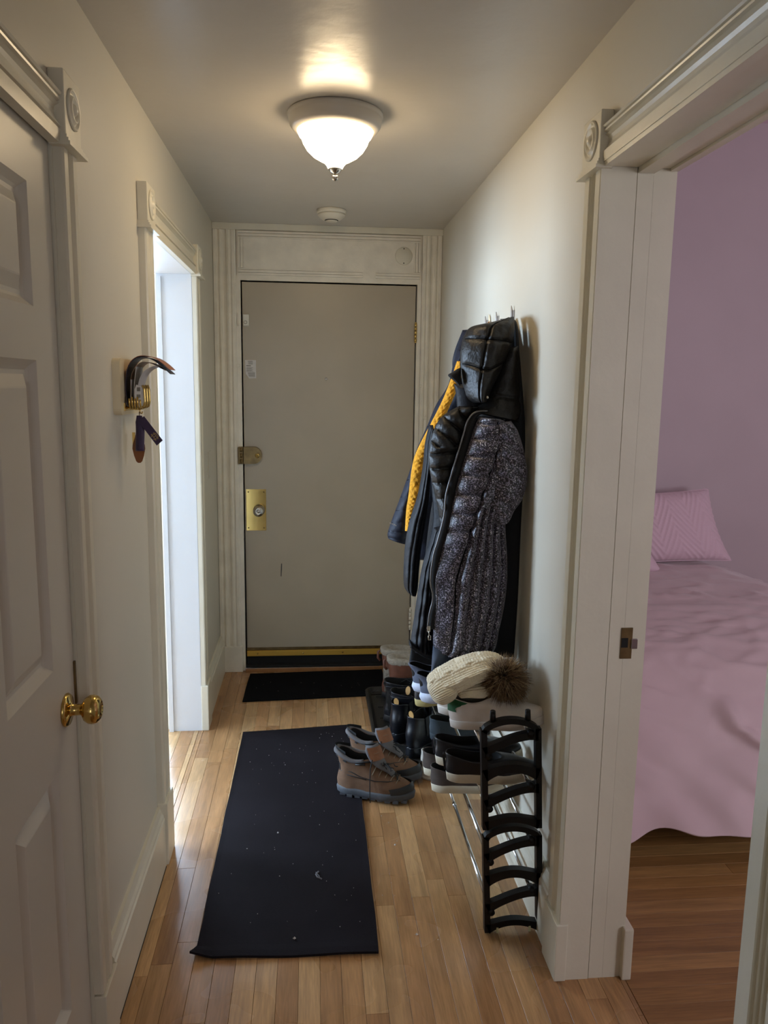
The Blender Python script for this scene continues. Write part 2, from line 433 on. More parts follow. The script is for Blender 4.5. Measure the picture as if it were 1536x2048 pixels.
# the six panel door, face at x=-0.520
DX = -0.506
d1 = MB()
ys = [0.824, 0.934, 1.181, 1.291, 1.548, 1.658]
ys = [0.834, 0.924, 1.186, 1.296, 1.590, 1.648]
ys = [0.834, 0.944, 1.204, 1.294, 1.592, 1.648]
ZS_ = [0.008, 0.215, 0.790, 0.955, 1.610, 1.700, 1.935, 2.026]
yL0, yL1, yR0, yR1 = 0.955, 1.190, 1.285, 1.520
for a, c in ((0.832, yL0), (yL1, yR0), (yR1, 1.655)):
    d1.box(DX - 0.035, DX, a, min(c, 1.647), 0.008, 2.020)
for a, c in ((0.008, 0.250), (0.790, 1.000), (1.600, 1.696), (1.914, 2.020)):
    d1.box(DX - 0.035, DX, yL0, yL1, a, c); d1.box(DX - 0.035, DX, yR0, yR1, a, c)
door1 = d1.build('door_1', M['doorp'], **S)
for ya, yb in ((yL0, yL1), (yR0, yR1)):
    for za, zb in ((0.250, 0.790), (1.000, 1.600), (1.696, 1.914)):
        panel_nest(MB(), ya, yb, za, zb, [(0, 0), (0.004, -0.004), (0.012, -0.012), (0.018, -0.016), (0.026, -0.016), (0.048, -0.004), (0.051, -0.003)], DX, 1).build('door_panel', M['doorp'], door1)
kn = MB().lathe([(0.0, 0), (0.034, 0), (0.035, 0.003), (0.031, 0.008), (0.018, 0.010), (0.012, 0.014), (0.0115, 0.030), (0.014, 0.034), (0.024, 0.039), (0.0295, 0.048), (0.030, 0.056), (0.0275, 0.064), (0.020, 0.070), (0.009, 0.0725), (0.008, 0.071), (0, 0.071)], (DX, 1.582, 0.893), 'x', 40).build('door_knob', M['brass'], door1, label='polished brass round door knob')
MB().box(DX - 0.004, DX + 0.004, 1.643, 1.656, 0.880, 0.975, 0.001).build('latch_plate', M['obrass'], door1)

# ---- opening 2: doorway to the daylit room
t2 = MB()
t2.box(-0.645, HL + 0.001, 2.498, 2.518, 0, 2.032); t2.box(-0.645, HL + 0.001, 3.430, 3.452, 0, 2.032); t2.box(-0.645, HL + 0.001, 2.518, 3.430, 2.012, 2.032); t2.box(-0.645, -0.625, 3.422, 3.430, 0, 2.0)
trim2 = t2.build('trim_2', M['white'], **S)  # jamb painted whiter than its casing, cool daylight put into the colour
pf2 = flute_profile(0.106, 0.023, 0.032, 3, 0.005)
extr(MB(), pf2, (HL, 2.412, 0.20), (HL, 2.412, 2.02), (0, 1, 0), (1, 0, 0)).build('door_casing', M['trim'], trim2)
extr(MB(), pf2, (HL, 3.430, 0.20), (HL, 3.430, 2.02), (0, 1, 0), (1, 0, 0)).build('door_casing', M['trim'], trim2)
extr(MB(), header_profile(0.100), (HL, 2.51, 2.012), (HL, 3.44, 2.012), (0, 0, 1), (1, 0, 0)).build('head_casing', M['trim'], trim2)
corner_block(trim2, HL, 2.408, 2.524, 2.004, 2.132, 1, 0.030, M['trim'])
corner_block(trim2, HL, 3.424, 3.540, 2.004, 2.132, 1, 0.030, M['trim'])
MB().box(HL, HL + 0.032, 2.408, 2.522, 0, 0.215, 0.004).build('plinth_block', M['trim'], trim2)
MB().box(HL, HL + 0.032, 3.426, 3.542, 0, 0.215, 0.004).build('plinth_block', M['trim'], trim2)
MB().box(-0.665, -0.645, 3.452, 3.56, 0, 2.1).build('door_casing', M['trim'], trim2)
MB().box(-0.665, -0.645, 2.40, 2.508, 0, 2.1).build('door_casing', M['trim'], trim2)

# ---- opening 3: bedroom doorway, right wall
JY = 1.815
t3 = MB()
xs = [HR - 0.022, 0.671, 0.737, 0.776, 0.812, 0.832]
off = [0.0, 0.002, 0.0035, 0.0035, 0.005]
for k in range(5):
    t3.box(xs[k] + (0.0011 if 0 < k < 3 else 0.0002), xs[k + 1] - (0.0011 if k < 2 else 0.0002), JY + off[k], JY + 0.024, 0, 2.075)
    t3.box(xs[k] + (0.0006 if k else 0), xs[k + 1] - 0.0006, 1.020, 0.996, 0, 2.075)
for k, z in ((0, 2.066), (1, 2.060), (2, 2.048), (3, 2.060), (4, 2.054)):
    t3.box(xs[k] + (0.0006 if k else 0), xs[k + 1] - 0.0006, 1.020, JY, z, 2.090)
trim3 = t3.build('trim_3', M['trim'], **S)
pf3 = flute_profile(0.106, 0.023, 0.032, 3, 0.005)
extr(MB(), pf3, (HR, 1.816, 0.16), (HR, 1.816, 2.07), (0, 1, 0), (-1, 0, 0)).build('door_casing', M['trim'], trim3)
extr(MB(), pf3, (HR, 0.912, 0.16), (HR, 0.912, 2.07), (0, 1, 0), (-1, 0, 0)).build('door_casing', M['trim'], trim3)
extr(MB(), header_profile(0.090), (HR, 1.00, 2.056), (HR, 1.825, 2.056), (0, 0, 1), (-1, 0, 0)).build('head_casing', M['trim'], trim3)
corner_block(trim3, HR, 1.812, 1.928, 2.054, 2.180, -1, 0.030, M['trim'])
corner_block(trim3, HR, 0.905, 1.023, 2.054, 2.180, -1, 0.030, M['trim'])
b = MB(); b.box(HR - 0.032, HR, 1.812, 1.926, 0, 0.165, 0.003)
b.build('plinth_block', M['trim'], trim3)
b = MB(); b.box(HR - 0.032, HR, 0.908, 1.023, 0, 0.165, 0.003); b.build('plinth_block', M['trim'], trim3)
MB().box(0.824, 0.850, JY - 0.012, JY + 0.09, 0, 0.15, 0.004).build('plinth_block', M['trim'], trim3)
# strike plate mortise
sp = MB(); sp.box(0.768, 0.797, JY + 0.001, JY + 0.006, 0.896, 0.976); sp = sp.build('strike_plate', M['obrass'], trim3)
MB().box(0.769, 0.786, JY + 0.0004, JY + 0.006, 0.925, 0.950).build('latch_hole', M['dark'], sp)
MB().box(0.794, 0.810, JY - 0.002, JY + 0.003, 0.922, 0.948, 0.001).build('strike_lip', M['steel'], sp)

# ---- baseboards
def base_profile(h):
    return [(0, 0), (0, 0.024), (h * .80, 0.024), (h * .82, 0.020), (h * .86, 0.019), (h * .90, 0.014), (h * .95, 0.011), (h, 0.009), (h, 0)]
extr(MB(), base_profile(0.205), (HL, 1.762, 0), (HL, 2.408, 0), (0, 0, 1), (1, 0, 0)).build('baseboard_left', M['trim'], **S)
extr(MB(), base_profile(0.205), (HL, 3.542, 0), (HL, YE - 0.003, 0), (0, 0, 1), (1, 0, 0)).build('baseboard_left', M['trim'], **S)
extr(MB(), base_profile(0.215), (HR, 1.926, 0), (HR, YE - 0.003, 0), (0, 0, 1), (-1, 0, 0)).build('baseboard_right', M['trim'], **S)
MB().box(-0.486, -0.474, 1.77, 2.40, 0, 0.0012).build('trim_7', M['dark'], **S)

# ---- entry door and its surround
eX0, eX1 = -0.362, 0.546
t4 = MB()
t4.box(eX0 - 0.024, eX0 - 0.003, YE - 0.012, YE + 0.15, 0, 2.112); t4.box(eX1 + 0.003, eX1 + 0.024, YE - 0.012, YE + 0.15, 0, 2.112)
t4.box(eX0 - 0.003, eX1 + 0.003, YE - 0.012, YE + 0.15, 2.090, 2.112)
trim4 = t4.build('trim_4', M['trimold'], **S)
pe = [(0, 0), (0, .030), (.012, .030), (.018, .022), (.024, .020), (.030, .027), (.036, .027), (.042, .020), (.050, .018), (.060, .020), (.066, .026), (.074, .028), (.080, .023), (.086, .022), (.092, .027), (.104, .027), (.112, .020), (.112, 0)]
extr(MB(), pe, (-0.498, YE, 0.145), (-0.498, YE, 2.335), (1, 0, 0), (0, -1, 0)).build('door_casing', M['trimold'], trim4)
extr(MB(), [(u * .89, d) for u, d in pe], (0.671, YE, 0.145), (0.671, YE, 2.335), (-1, 0, 0), (0, -1, 0)).build('door_casing', M['trimold'], trim4)
MB().box(-0.498, -0.378, YE - 0.034, YE, 0, 0.145, 0.003).build('plinth_block', M['trimold'], trim4)
MB().box(0.563, 0.671, YE - 0.034, YE, 0, 0.145, 0.003).build('plinth_block', M['trimold'], trim4)
MB().box(-0.5, HR, YE - 0.040, YE, 2.334, ZC, 0.002).build('ceiling_cap', M['trim'], trim4)
tr = MB(); tr.box(-0.384, 0.570, YE - 0.012, YE, 2.112, 2.334)
trans = tr.build('transom_board', M['trimold'], trim4)
def strip(m_, ax, p, a, c, prof):   # picture frame moulding strips on the transom
    for o, wd, d in prof:
        if ax == 'h': m_.box(a, c, YE - 0.012 - d, YE - 0.012, p + o, p + o + wd)
        else: m_.box(p + o, p + o + wd, YE - 0.012 - d, YE - 0.012, a, c)
pr = [(0, .010, .012), (.012, .012, .009), (.027, .006, .005)]
prm = [(0, .006, .005), (.009, .012, .009), (.023, .010, .012)]
f = MB(); strip(f, 'h', 2.298, -0.374, 0.560, prm); f.build('moulding_strip', M['trimold'], trans)
f = MB(); strip(f, 'h', 2.116, -0.374, 0.262, pr); f.build('moulding_strip', M['trimold'], trans)
f = MB(); strip(f, 'h', 2.116, 0.330, 0.560, pr); f.build('moulding_strip', M['trimold'], trans)
f = MB(); strip(f, 'v', -0.374, 2.150, 2.298, pr); f.build('moulding_strip', M['trimold'], trans)
f = MB(); strip(f, 'v', 0.527, 2.150, 2.298, prm); f.build('moulding_strip', M['trimold'], trans)
cv = MB().lathe([(0, 0), (0.044, 0), (0.045, 0.002), (0.043, 0.0045), (0, 0.005)], (0.474, YE - 0.012, 2.231), '-y', 32).build('round_cover_plate', M['trim'], trans)
f = MB()
for zz in (2.231 + 0.036, 2.231 - 0.036): f.lathe([(0, 0), (0.003, 0), (0.003, 0.002), (0, 0.002)], (0.474, YE - 0.017, zz), '-y', 10)
f.build('cover_screw', M['dark'], trans)
# the slab
d2 = MB(); d2.box(eX0 + 0.003, eX1 - 0.003, YE + 0.004, YE + 0.048, 0.124, 2.084, 0.002)
door2 = d2.build('door_2', M['gdoor'], **S)
MB().box(eX0, eX1, YE + 0.052, YE + 0.15, 0.0, 2.09).build('stop_backing', M['dark'], trim4)
DY = YE + 0.004
def onD(m_, x0, x1, z0, z1, d, ch=0.0): m_.box(x0, x1, DY - d, DY, z0, z1, ch); return m_
# sweep, gap and threshold
onD(MB(), eX0 + 0.004, eX1 - 0.004, 0.113, 0.127, 0.004).build('door_sweep', M['obrass'], door2)
sw = onD(MB(), eX0 + 0.004, eX1 - 0.004, 0.080, 0.111, 0.012, 0.002).build('sweep_bar', M['gbar'], door2, label='brass door sweep bar')
f = MB()
for x in (-0.30, -0.05, 0.17, 0.45): f.lathe([(0, 0), (0.005, 0), (0.004, 0.003), (0, 0.0035)], (x, DY - 0.012, 0.096), '-y', 10)
f.build('sweep_screw', M['brass'], sw)
onD(MB(), eX0 + 0.004, eX1 - 0.004, 0.034, 0.082, -0.004).build('gap_shade_strip', M['dark'], door2)  # dark strip standing in for the shaded gap below the sweep bar
th = MB(); th.box(eX0 - 0.002, eX1 + 0.002, YE - 0.045, YE + 0.05, 0.0005, 0.022, 0.002); th = th.build('trim_5', M['sill'], **S)
MB().box(eX0, eX1, YE - 0.040, YE - 0.030, 0.022, 0.0255).build('metal_edge', M['steel'], th)
MB().box(eX0, eX1, YE - 0.030, YE + 0.01, 0.022, 0.034).build('rubber_edge', M['dark'], th)
# knob plate
kp = onD(MB(), -0.352, -0.246, 0.785, 1.010, 0.003, 0.0012).build('knob_plate', M['brass'], door2, label='tall brass plate behind a steel knob')
f = MB()
for x, z in ((-0.258, 0.995), (-0.258, 0.800), (-0.340, 0.995), (-0.340, 0.800)): f.lathe([(0, 0), (0.004, 0), (0.0035, 0.002), (0, 0.0022)], (x, DY - 0.003, z), '-y', 10)
f.build('plate_screw', M['obrass'], kp)
MB().lathe([(0, 0), (0.031, 0), (0.031, 0.004), (0.018, 0.010), (0.013, 0.022), (0.016, 0.030), (0.026, 0.038), (0.029, 0.048), (0.027, 0.057), (0.016, 0.062), (0.009, 0.063), (0.008, 0.060), (0.0055, 0.060), (0.005, 0.062), (0, 0.062)], (-0.284, DY - 0.003, 0.897), '-y', 36).build('door_knob', M['steel'], door2, label='satin steel door knob')
# rim lock
poly = [(0, -0.045), (0.055, -0.045)] + [(0.055 + 0.040 * sin(a * pi / 12), -0.045 * cos(a * pi / 12)) for a in range(1, 12)] + [(0.055, 0.045), (0, 0.045)]
f = MB().prism(poly, 0.026, lambda u, v, d: (-0.360 + u, DY - d, 1.193 + v)); rl = f.build('rim_lock', M['obrass'], door2, label='aged brass rim deadbolt lock')
f = MB().lathe([(0, 0), (0.012, 0), (0.012, 0.006), (0.009, 0.009), (0, 0.009)], (-0.288, DY - 0.026, 1.193), '-y', 20); f.box(-0.291, -0.285, DY - 0.046, DY - 0.030, 1.180, 1.206, 0.002)
f.build('thumb_turn', M['brass'], rl)
f = MB(); f.box(-0.388, -0.362, YE - 0.034, YE - 0.012, 1.148, 1.238, 0.003)
for zz in (1.163, 1.193, 1.223): f.tube([(-0.372, YE - 0.036, zz - 0.011), (-0.372, YE - 0.036, zz + 0.011)], 0.006, 10)
f.build('lock_keeper', M['obrass'], trim4)
# peephole, sensor, notice, hinges, scratch
MB().lathe([(0, 0), (0.008, 0), (0.008, 0.003), (0.005, 0.004), (0.004, 0.002), (0, 0.002)], (0.074, DY, 1.598), '-y', 20).build('peephole', M['steel'], door2)
al = onD(MB(), -0.354, -0.324, 1.862, 1.920, 0.014, 0.002).build('alarm_magnet', M['wplas'], door2, label='small white alarm contact')
f = MB(); f.tube([(-0.342 + 0.008 * cos(a * pi / 8), DY - 0.0145, 1.880 + 0.008 * sin(a * pi / 8)) for a in range(17)], 0.0009, 6); f.build('contact_button', M['ink'], al)
f = MB(); f.box(-0.383, -0.374, YE - 0.024, YE - 0.010, 1.860, 1.925, 0.002); f.build('alarm_sensor', M['trimold'], trim4)
poly = [(-0.348, 1.689), (-0.292, 1.689), (-0.291, 1.596), (-0.327, 1.594), (-0.340, 1.612), (-0.345, 1.617)]
st = MB().prism(poly, 0.0006, lambda u, v, d: (u, DY - d, v)).build('notice', M['paper'], door2, label='small torn paper notice')
f = MB()
def bar(x0, x1, z, h): f.box(x0, x1, DY - 0.0010, DY - 0.0006, z, z + h)
bar(-0.334, -0.308, 1.682, 0.0025)
for k in range(4): bar(-0.332 + (k % 2) * 0.002, -0.308, 1.677 - k * 0.0033, 0.0015)
bar(-0.342, -0.318, 1.658, 0.004)
for k in range(7): bar(-0.341, -0.306 - (k % 3) * 0.004, 1.650 - k * 0.0034, 0.0014)
for k in range(7): bar(-0.334 + k * 0.0008, -0.297, 1.624 - k * 0.0034, 0.0015)
f.build('print', M['ink'], st)
f = MB()
f.prism([(-0.168, 0.600), (-0.163, 0.602), (-0.164, 0.570), (-0.167, 0.528), (-0.171, 0.530), (-0.170, 0.565)], 0.0004, lambda u, v, d: (u, DY - d, v)); f.build('paint_scratch', M['ink2'], door2)
def hinge(z0, z1, m_):
    f = MB(); x = eX1 - 0.002
    n = 5
    for k in range(n):
        a = z0 + (z1 - z0) * k / n
        f.tube([(x, YE - 0.012, a + 0.0008), (x, YE - 0.012, a + (z1 - z0) / n - 0.0008)], 0.007, 12)
    f.lathe([(0, 0), (0.007, 0), (0.004, 0.005), (0, 0.007)], (x, YE - 0.012, z1), 'z', 10); f.lathe([(0, 0), (0.007, 0), (0.004, 0.005), (0, 0.007)], (x, YE - 0.012, z0), '-z', 10)
    return f.build('hinge', m_, door2)
hinge(1.797, 1.893, M['brass']); hinge(0.225, 0.345, M['trimold'])
f = MB()
for x, z in ((0.572, 1.57), (0.60, 1.40), (-0.378, 1.66)): f.tube([(x + 0.008 * cos(a * pi / 8), YE - 0.028, z + 0.008 * sin(a * pi / 8)) for a in range(17)], 0.0012, 6)
f.build('painted_ring', M['trimold'], trim4)
# worn black seal down the latch side
f = MB(); f.tube([(-0.366, YE - 0.006, 0.79), (-0.362, YE - 0.010, 0.72), (-0.3605, YE - 0.008, 0.5), (-0.360, YE - 0.006, 0.13)], 0.004, 6); f.build('weather_seal', M['dark'], trim4)
# painted blank plate on the left wall
f = MB(); f.box(HL, HL + 0.004, 3.83, 3.92, 1.11, 1.24, 0.0015)
o = f.build('wall_plate', M['wall']); tag(o, 'painted-over blank plate on left wall between doorway and entry door', 'wall plate')

# thin window glass that lets daylight straight through
_m = M['glass']; _nt = _m.node_tree; _nt.nodes.clear()
_o = _nt.nodes.new('ShaderNodeOutputMaterial'); _mx = _nt.nodes.new('ShaderNodeMixShader'); _t = _nt.nodes.new('ShaderNodeBsdfTransparent'); _g = _nt.nodes.new('ShaderNodeBsdfGlossy')
_g.inputs['Roughness'].default_value = 0.02; _mx.inputs['Fac'].default_value = 0.06
_nt.links.new(_t.outputs[0], _mx.inputs[1]); _nt.links.new(_g.outputs[0], _mx.inputs[2]); _nt.links.new(_mx.outputs[0], _o.inputs['Surface'])

# ================================================================== CEILING LAMP AND DETECTOR
LX, LY = 0.070, 2.500
lamp = thing('ceiling_light', 'round flush ceiling light with glowing frosted glass bowl in middle of hall', 'ceiling light', (LX, LY, ZC))
MB().lathe([(0.0, 0), (0.138, 0), (0.142, -0.003), (0.143, -0.010), (0.139, -0.013), (0.140, -0.018), (0.136, -0.036), (0.131, -0.043), (0.127, -0.047), (0.121, -0.049), (0.116, -0.052), (0.113, -0.052), (0.112, -0.046), (0.0, -0.040)], (LX, LY, ZC), 'z', 64).build('lamp_pan', M['lampmetal'], lamp)
MB().lathe([(0.112, -0.046), (0.113, -0.056), (0.108, -0.066), (0.102, -0.071), (0.097, -0.086), (0.085, -0.105), (0.068, -0.121), (0.047, -0.133), (0.034, -0.139), (0.027, -0.147), (0.021, -0.157), (0.0, -0.158)], (LX, LY, ZC), 'z', 64).build('glass_bowl', M['glow'], lamp)
MB().lathe([(0, -0.155), (0.020, -0.156), (0.021, -0.159), (0.015, -0.163), (0.014, -0.167), (0.006, -0.170), (0.005, -0.174), (0.0095, -0.178), (0.0105, -0.184), (0.0075, -0.190), (0, -0.192)], (LX, LY, ZC), 'z', 28).build('finial', M['steel'], lamp)
sd = thing('smoke_detector', 'small round white smoke detector on ceiling near the entry door', 'smoke detector', (0.09, 3.80, ZC))
MB().lathe([(0, 0), (0.066, 0), (0.068, -0.004), (0.068, -0.016), (0.064, -0.019), (0, -0.019)], (0.09, 3.80, ZC), 'z', 48).build('mounting_base', M['wplas'], sd)
f = MB().lathe([(0, -0.019), (0.061, -0.0195), (0.064, -0.023), (0.060, -0.030), (0.046, -0.042), (0.034, -0.046), (0, -0.046)], (0.09, 3.80, ZC), 'z', 48); f.build('cover', M['wplas'], sd)
f = MB().lathe([(0.0, -0.046), (0.026, -0.046), (0.028, -0.050), (0.024, -0.053), (0, -0.053)], (0.09, 3.80, ZC), 'z', 32); f.build('test_button', M['wplas'], sd)
f = MB(); f.tube([(0.09 + 0.0295 * cos(a), 3.80 + 0.0295 * sin(a), ZC - 0.0465) for a in [pi + pi * k / 14 for k in range(15)]], 0.0022, 6); f.build('vent_slot', M['dark'], sd)

# ================================================================== LETTER HOLDER ON LEFT WALL
bl = MB(); poly = []
y0, y1, z0, z1, r = 2.045, 2.285, 1.480, 1.622, 0.016
for cx, cz, a0 in ((y1 - r, z1 - r, 0), (y0 + r, z1 - r, 90), (y0 + r, z0 + r, 180), (y1 - r, z0 + r, 270)):
    for k in range(5): a = radians(a0 + 22.5 * k); poly.append((cx + r * cos(a), cz + r * sin(a)))
holder = thing('letter_holder', 'white painted board with brass wire letter holder beside left doorway', 'letter holder', (HL, 2.165, 1.48))
mw = mat('cream_painted_wood', lin(222, 206, 170), 0.4, var=(12, 0.05))
bl.prism(poly, 0.020, lambda u, v, d: (HL + d, u, v)); bl.build('back_board', mw, holder)
f = MB(); f.box(-0.480, -0.477, 2.075, 2.20, 1.490, 1.510); f.build('bracket', M['brass'], holder)
for k in range(5):
    xx = -0.466 + k * 0.0068; zt = 1.522 + 0.004 * (k % 2) - 0.003 * (k == 4)
    f = MB(); f.tube([(xx, 2.150, 1.497), (xx, 2.098, 1.4955), (xx, 2.084, 1.498), (xx, 2.0765, 1.504), (xx, 2.075, 1.512), (xx, 2.075, zt)], 0.0024, 8)
    f.build('wire_finger', M['brass'], holder)
for k in range(3):
    yy = 2.095 + k * 0.030
    f = MB(); f.tube([(-0.478, yy, 1.499), (-0.455, yy, 1.495), (-0.443, yy, 1.496), (-0.434, yy, 1.502), (-0.431, yy, 1.514), (-0.432, yy, 1.545), (-0.436, yy, 1.556)], 0.0032, 8)
    f.build('wire_finger', M['brass'], holder)
f = MB(); f.tube([(-0.480, 2.128, 1.497), (-0.452, 2.128, 1.492), (-0.452, 2.128, 1.484), (-0.447, 2.128, 1.482), (-0.445, 2.128, 1.487)], 0.002, 8); f.build('key_hook', M['brass'], holder)

def sheet(name, prof, ya, yb, m_, thick=0.0009, label=None, cat=None, group=None, parent=None):
    """curled sheet: profile in x,z swept along y (with a small thickness)"""
    P = [cat_rom(prof, t / 26) for t in range(27)]
    a = []; c = []
    for i, (x, z) in enumerate(P):
        q = P[min(i + 1, 26)]; p = P[max(i - 1, 0)]
        d = Vector((q[0] - p[0], 0, q[1] - p[1])).normalized(); nrm = Vector((-d.z, 0, d.x)) * thick
        yo = 0.002 * sin(i * 0.4)
        a.append([Vector((x, ya + yo, z)), Vector((x, yb + yo, z)), Vector((x, yb + yo, z)) + nrm, Vector((x, ya + yo, z)) + nrm])
    f = MB(); f.loft(a, True, True, True, False)
    o = f.build(name, m_, parent)
    if label: tag(o, label, cat, group)
    return o
mk = mat('navy_flyer', lin(34, 32, 48), 0.4, var=(20, 0.3)); mt = mat('tan_envelope', lin(170, 140, 112), 0.6); mp_ = mat('grey_white_envelope', lin(198, 192, 190), 0.6, var=(30, 0.05))
mm = mat('rust_printed_flyer', lin(164, 104, 78), 0.5, var=(25, 0.35))
sheet('flyer', [(-0.472, 1.503), (-0.476, 1.55), (-0.468, 1.60), (-0.444, 1.624), (-0.412, 1.622), (-0.385, 1.604), (-0.363, 1.585)], 2.085, 2.155, mk, 0.0016, 'dark navy flyer curling over top of the letter holder', 'flyer')
sheet('flyer', [(-0.474, 1.503), (-0.478, 1.55), (-0.469, 1.603), (-0.444, 1.628), (-0.410, 1.627), (-0.384, 1.612), (-0.366, 1.596)], 2.09, 2.18, mm, 0.0012, 'rust brown printed flyer lying outermost over the dark curled flyer', 'flyer')
sheet('letter', [(-0.466, 1.503), (-0.468, 1.54), (-0.462, 1.585), (-0.440, 1.613), (-0.416, 1.612), (-0.395, 1.602), (-0.378, 1.594)], 2.10, 2.19, mt, 0.001, 'tan envelope curled under the dark flyer', 'letter')
sheet('letter', [(-0.478, 1.512), (-0.474, 1.503), (-0.468, 1.505), (-0.463, 1.535), (-0.462, 1.570)], 2.085, 2.18, mp_, 0.001, 'pale folded letter standing against the holder board', 'letter')
sheet('letter', [(-0.458, 1.501), (-0.456, 1.54), (-0.452, 1.58), (-0.449, 1.603)], 2.09, 2.17, M['paper'], 0.0012, 'white upright letter in middle of the letter holder', 'letter')
env = sheet('envelope', [(-0.448, 1.500), (-0.446, 1.535), (-0.441, 1.565), (-0.428, 1.590), (-0.408, 1.603), (-0.392, 1.604)], 2.082, 2.165, mp_, 0.001, 'grey white printed envelope at front of the letter holder with barcode', 'envelope')
# printed end panel of the envelope that faces down the hall
f = MB(); f.prism([(-0.4540, 1.512), (-0.4370, 1.512), (-0.4365, 1.553), (-0.4480, 1.557), (-0.4530, 1.545)], 0.0008, lambda u, v, d: (u, 2.0800 - d, v)); f.build('label_panel', M['paper'], env)
f = MB(); f.box(-0.4470, -0.4385, 2.0788, 2.0791, 1.5405, 1.5505)
for k in range(8):
    x = -0.4480 + k * 0.00125; f.box(x, x + 0.0006 + (k % 3) * 0.0002, 2.0788, 2.0791, 1.524, 1.5325)
f.build('barcode', M['ink'], env)

# keys: rolled purple strap, tag with interlaced monogram, amber fob
keys = thing('key_lanyard', 'dark purple key strap with gold monogram hanging from letter holder', 'lanyard', (-0.452, 2.12, 1.478))
mpur = mat('purple_ribbon', lin(48, 26, 66), 0.55, var=(60, 0.2), sheen=0.3); mgold = mat('gold_thread', lin(176, 150, 96), 0.5)
f = MB(); f.tube([(-0.452, 2.123, 1.487), (-0.452, 2.120, 1.470)], 0.0014, 8); f.build('key_ring', M['steel'], keys)
rings = []
for k in range(12):
    t = k / 11; z = lerp(1.477, 1.384, t); wd = 0.0115 if k > 1 else 0.007 + 0.002 * k
    rings.append([(-0.4515 + 0.0012 * sin(5 * t) + wd * cos(a), 2.118 + 0.006 * sin(a), z) for a in [2 * pi * j / 14 for j in range(14)]])
f = MB(); f.loft(rings, True, True, True); f.box(-0.4535, -0.4512, 2.1095, 2.1125, 1.388, 1.474); f.build('rolled_strap', mpur, keys)
f = MB(); dirv = Vector((0.047, 0, -0.065)).normalized(); nn = Vector((dirv.z, 0, -dirv.x))
A0 = Vector((-0.446, 2.112, 1.470))
def tg(u, v, d): return A0 + dirv * u + nn * v + Vector((0, -d, 0))
f.prism([(0, -0.010), (0.078, -0.0105), (0.080, 0.0105), (0, 0.010)], 0.0016, tg); tgo = f.build('strap_tag', mpur, keys)
f = MB()
def st_(u0, v0, u1, v1):
    d_ = Vector((u1 - u0, v1 - v0)).normalized() * 0.0007; n_ = Vector((-d_.y, d_.x))
    f.prism([(u0 + n_.x, v0 + n_.y), (u1 + n_.x, v1 + n_.y), (u1 - n_.x, v1 - n_.y), (u0 - n_.x, v0 - n_.y)], 0.0005, lambda u, v, d: tg(u, v, 0.0016 + d))
c0 = 0.058
for a in ((-.009, -.0035, .009, -.0035), (-.009, .0035, .009, .0035), (0, -.0035, 0, .0035), (-.006, -.007, .006, -.007), (-.006, -.007, -.006, .006), (.006, -.007, .006, .006),
          (-.009, -.0055, -.009, -.0015), (.009, -.0055, .009, -.0015), (-.009, .0015, -.009, .0055), (.009, .0015, .009, .0055), (-.006, .006, -.003, .0075), (.006, .006, .003, .0075)):
    st_(c0 + a[0], a[1], c0 + a[2], a[3])
f.build('monogram', mgold, tgo)
fob = thing('key_fob', 'amber teardrop key fob hanging behind the purple strap', 'key fob', (-0.457, 2.135, 1.43))
pts = [(0, 0.042), (-0.006, 0.040), (-0.0155, 0.010), (-0.0165, 0.0), (-0.013, -0.018), (-0.0075, -0.034), (-0.003, -0.038), (0.003, -0.038), (0.0075, -0.034), (0.013, -0.018), (0.0165, 0.0), (0.0155, 0.010), (0.006, 0.040)]
f = MB(); f.prism(pts, 0.003, lambda u, v, d: (-0.459 + u, 2.132 + d, 1.389 + v)); f.build('fob_body', mat('amber_resin', lin(142, 80, 26), 0.25, trans=0.25), fob)
f = MB(); f.tube([(-0.459, 2.133, 1.430), (-0.455, 2.128, 1.46), (-0.452, 2.126, 1.486)], 0.001, 6); f.box(-0.475, -0.468, 2.134, 2.137, 1.400, 1.432); f.build('small_key', M['brass'], fob)

# ================================================================== RUGS AND TRAY
def rug(name, label, pts, th, m_, corner=None):
    """pts: TL, TR, BR, BL corners on the floor"""
    nx, ny = 30, 60; top = []; bot = []
    TL, TR, BR, BL = [Vector((a, b, 0)) for a, b in pts]
    for j in range(ny + 1):
        for i in range(nx + 1):
            u, v = i / nx, j / ny
            p = TL.lerp(TR, u).lerp(BL.lerp(BR, u), v)
            e = min(u, 1 - u, v, 1 - v)
            z = th * (1.25 if e < 0.02 else 1.0) + 0.0012 * noise.noise(Vector((p.x * 6, p.y * 6, 0)))
            p.x += 0.003 * noise.noise(Vector((0, p.y * 5, 3))) * (1 if u in (0, 1) else 0)
            if corner:
                dd = (Vector((u * 0.5, (1 - v) * 1.45))).length
                if dd < 0.045: z += (0.045 - dd) * 0.45; p.x -= (0.045 - dd) * 0.25
                if v > 0.93: z += 0.004 * sstep(0.93, 1, v) * (0.5 + 0.5 * sin(u * 9))
            top.append((p.x, p.y, z)); bot.append((p.x, p.y, max(0.0004, z - th)))
    n = len(top); f = []; W1 = nx + 1
    for j in range(ny):
        for i in range(nx):
            a = j * W1 + i; f.append((a, a + 1, a + W1 + 1, a + W1)); f.append((n + a, n + a + W1, n + a + W1 + 1, n + a + 1))
    bd = [i for i in range(W1)] + [j * W1 + nx for j in range(1, ny + 1)] + [ny * W1 + i for i in range(nx - 1, -1, -1)] + [j * W1 for j in range(ny - 1, 0, -1)]
    for k in range(len(bd)):
        a, c = bd[k], bd[(k + 1) % len(bd)]; f.append((a, n + a, n + c, c))
    return tag(MB().add(top + bot, f, False).build(name, m_), label, 'rug')
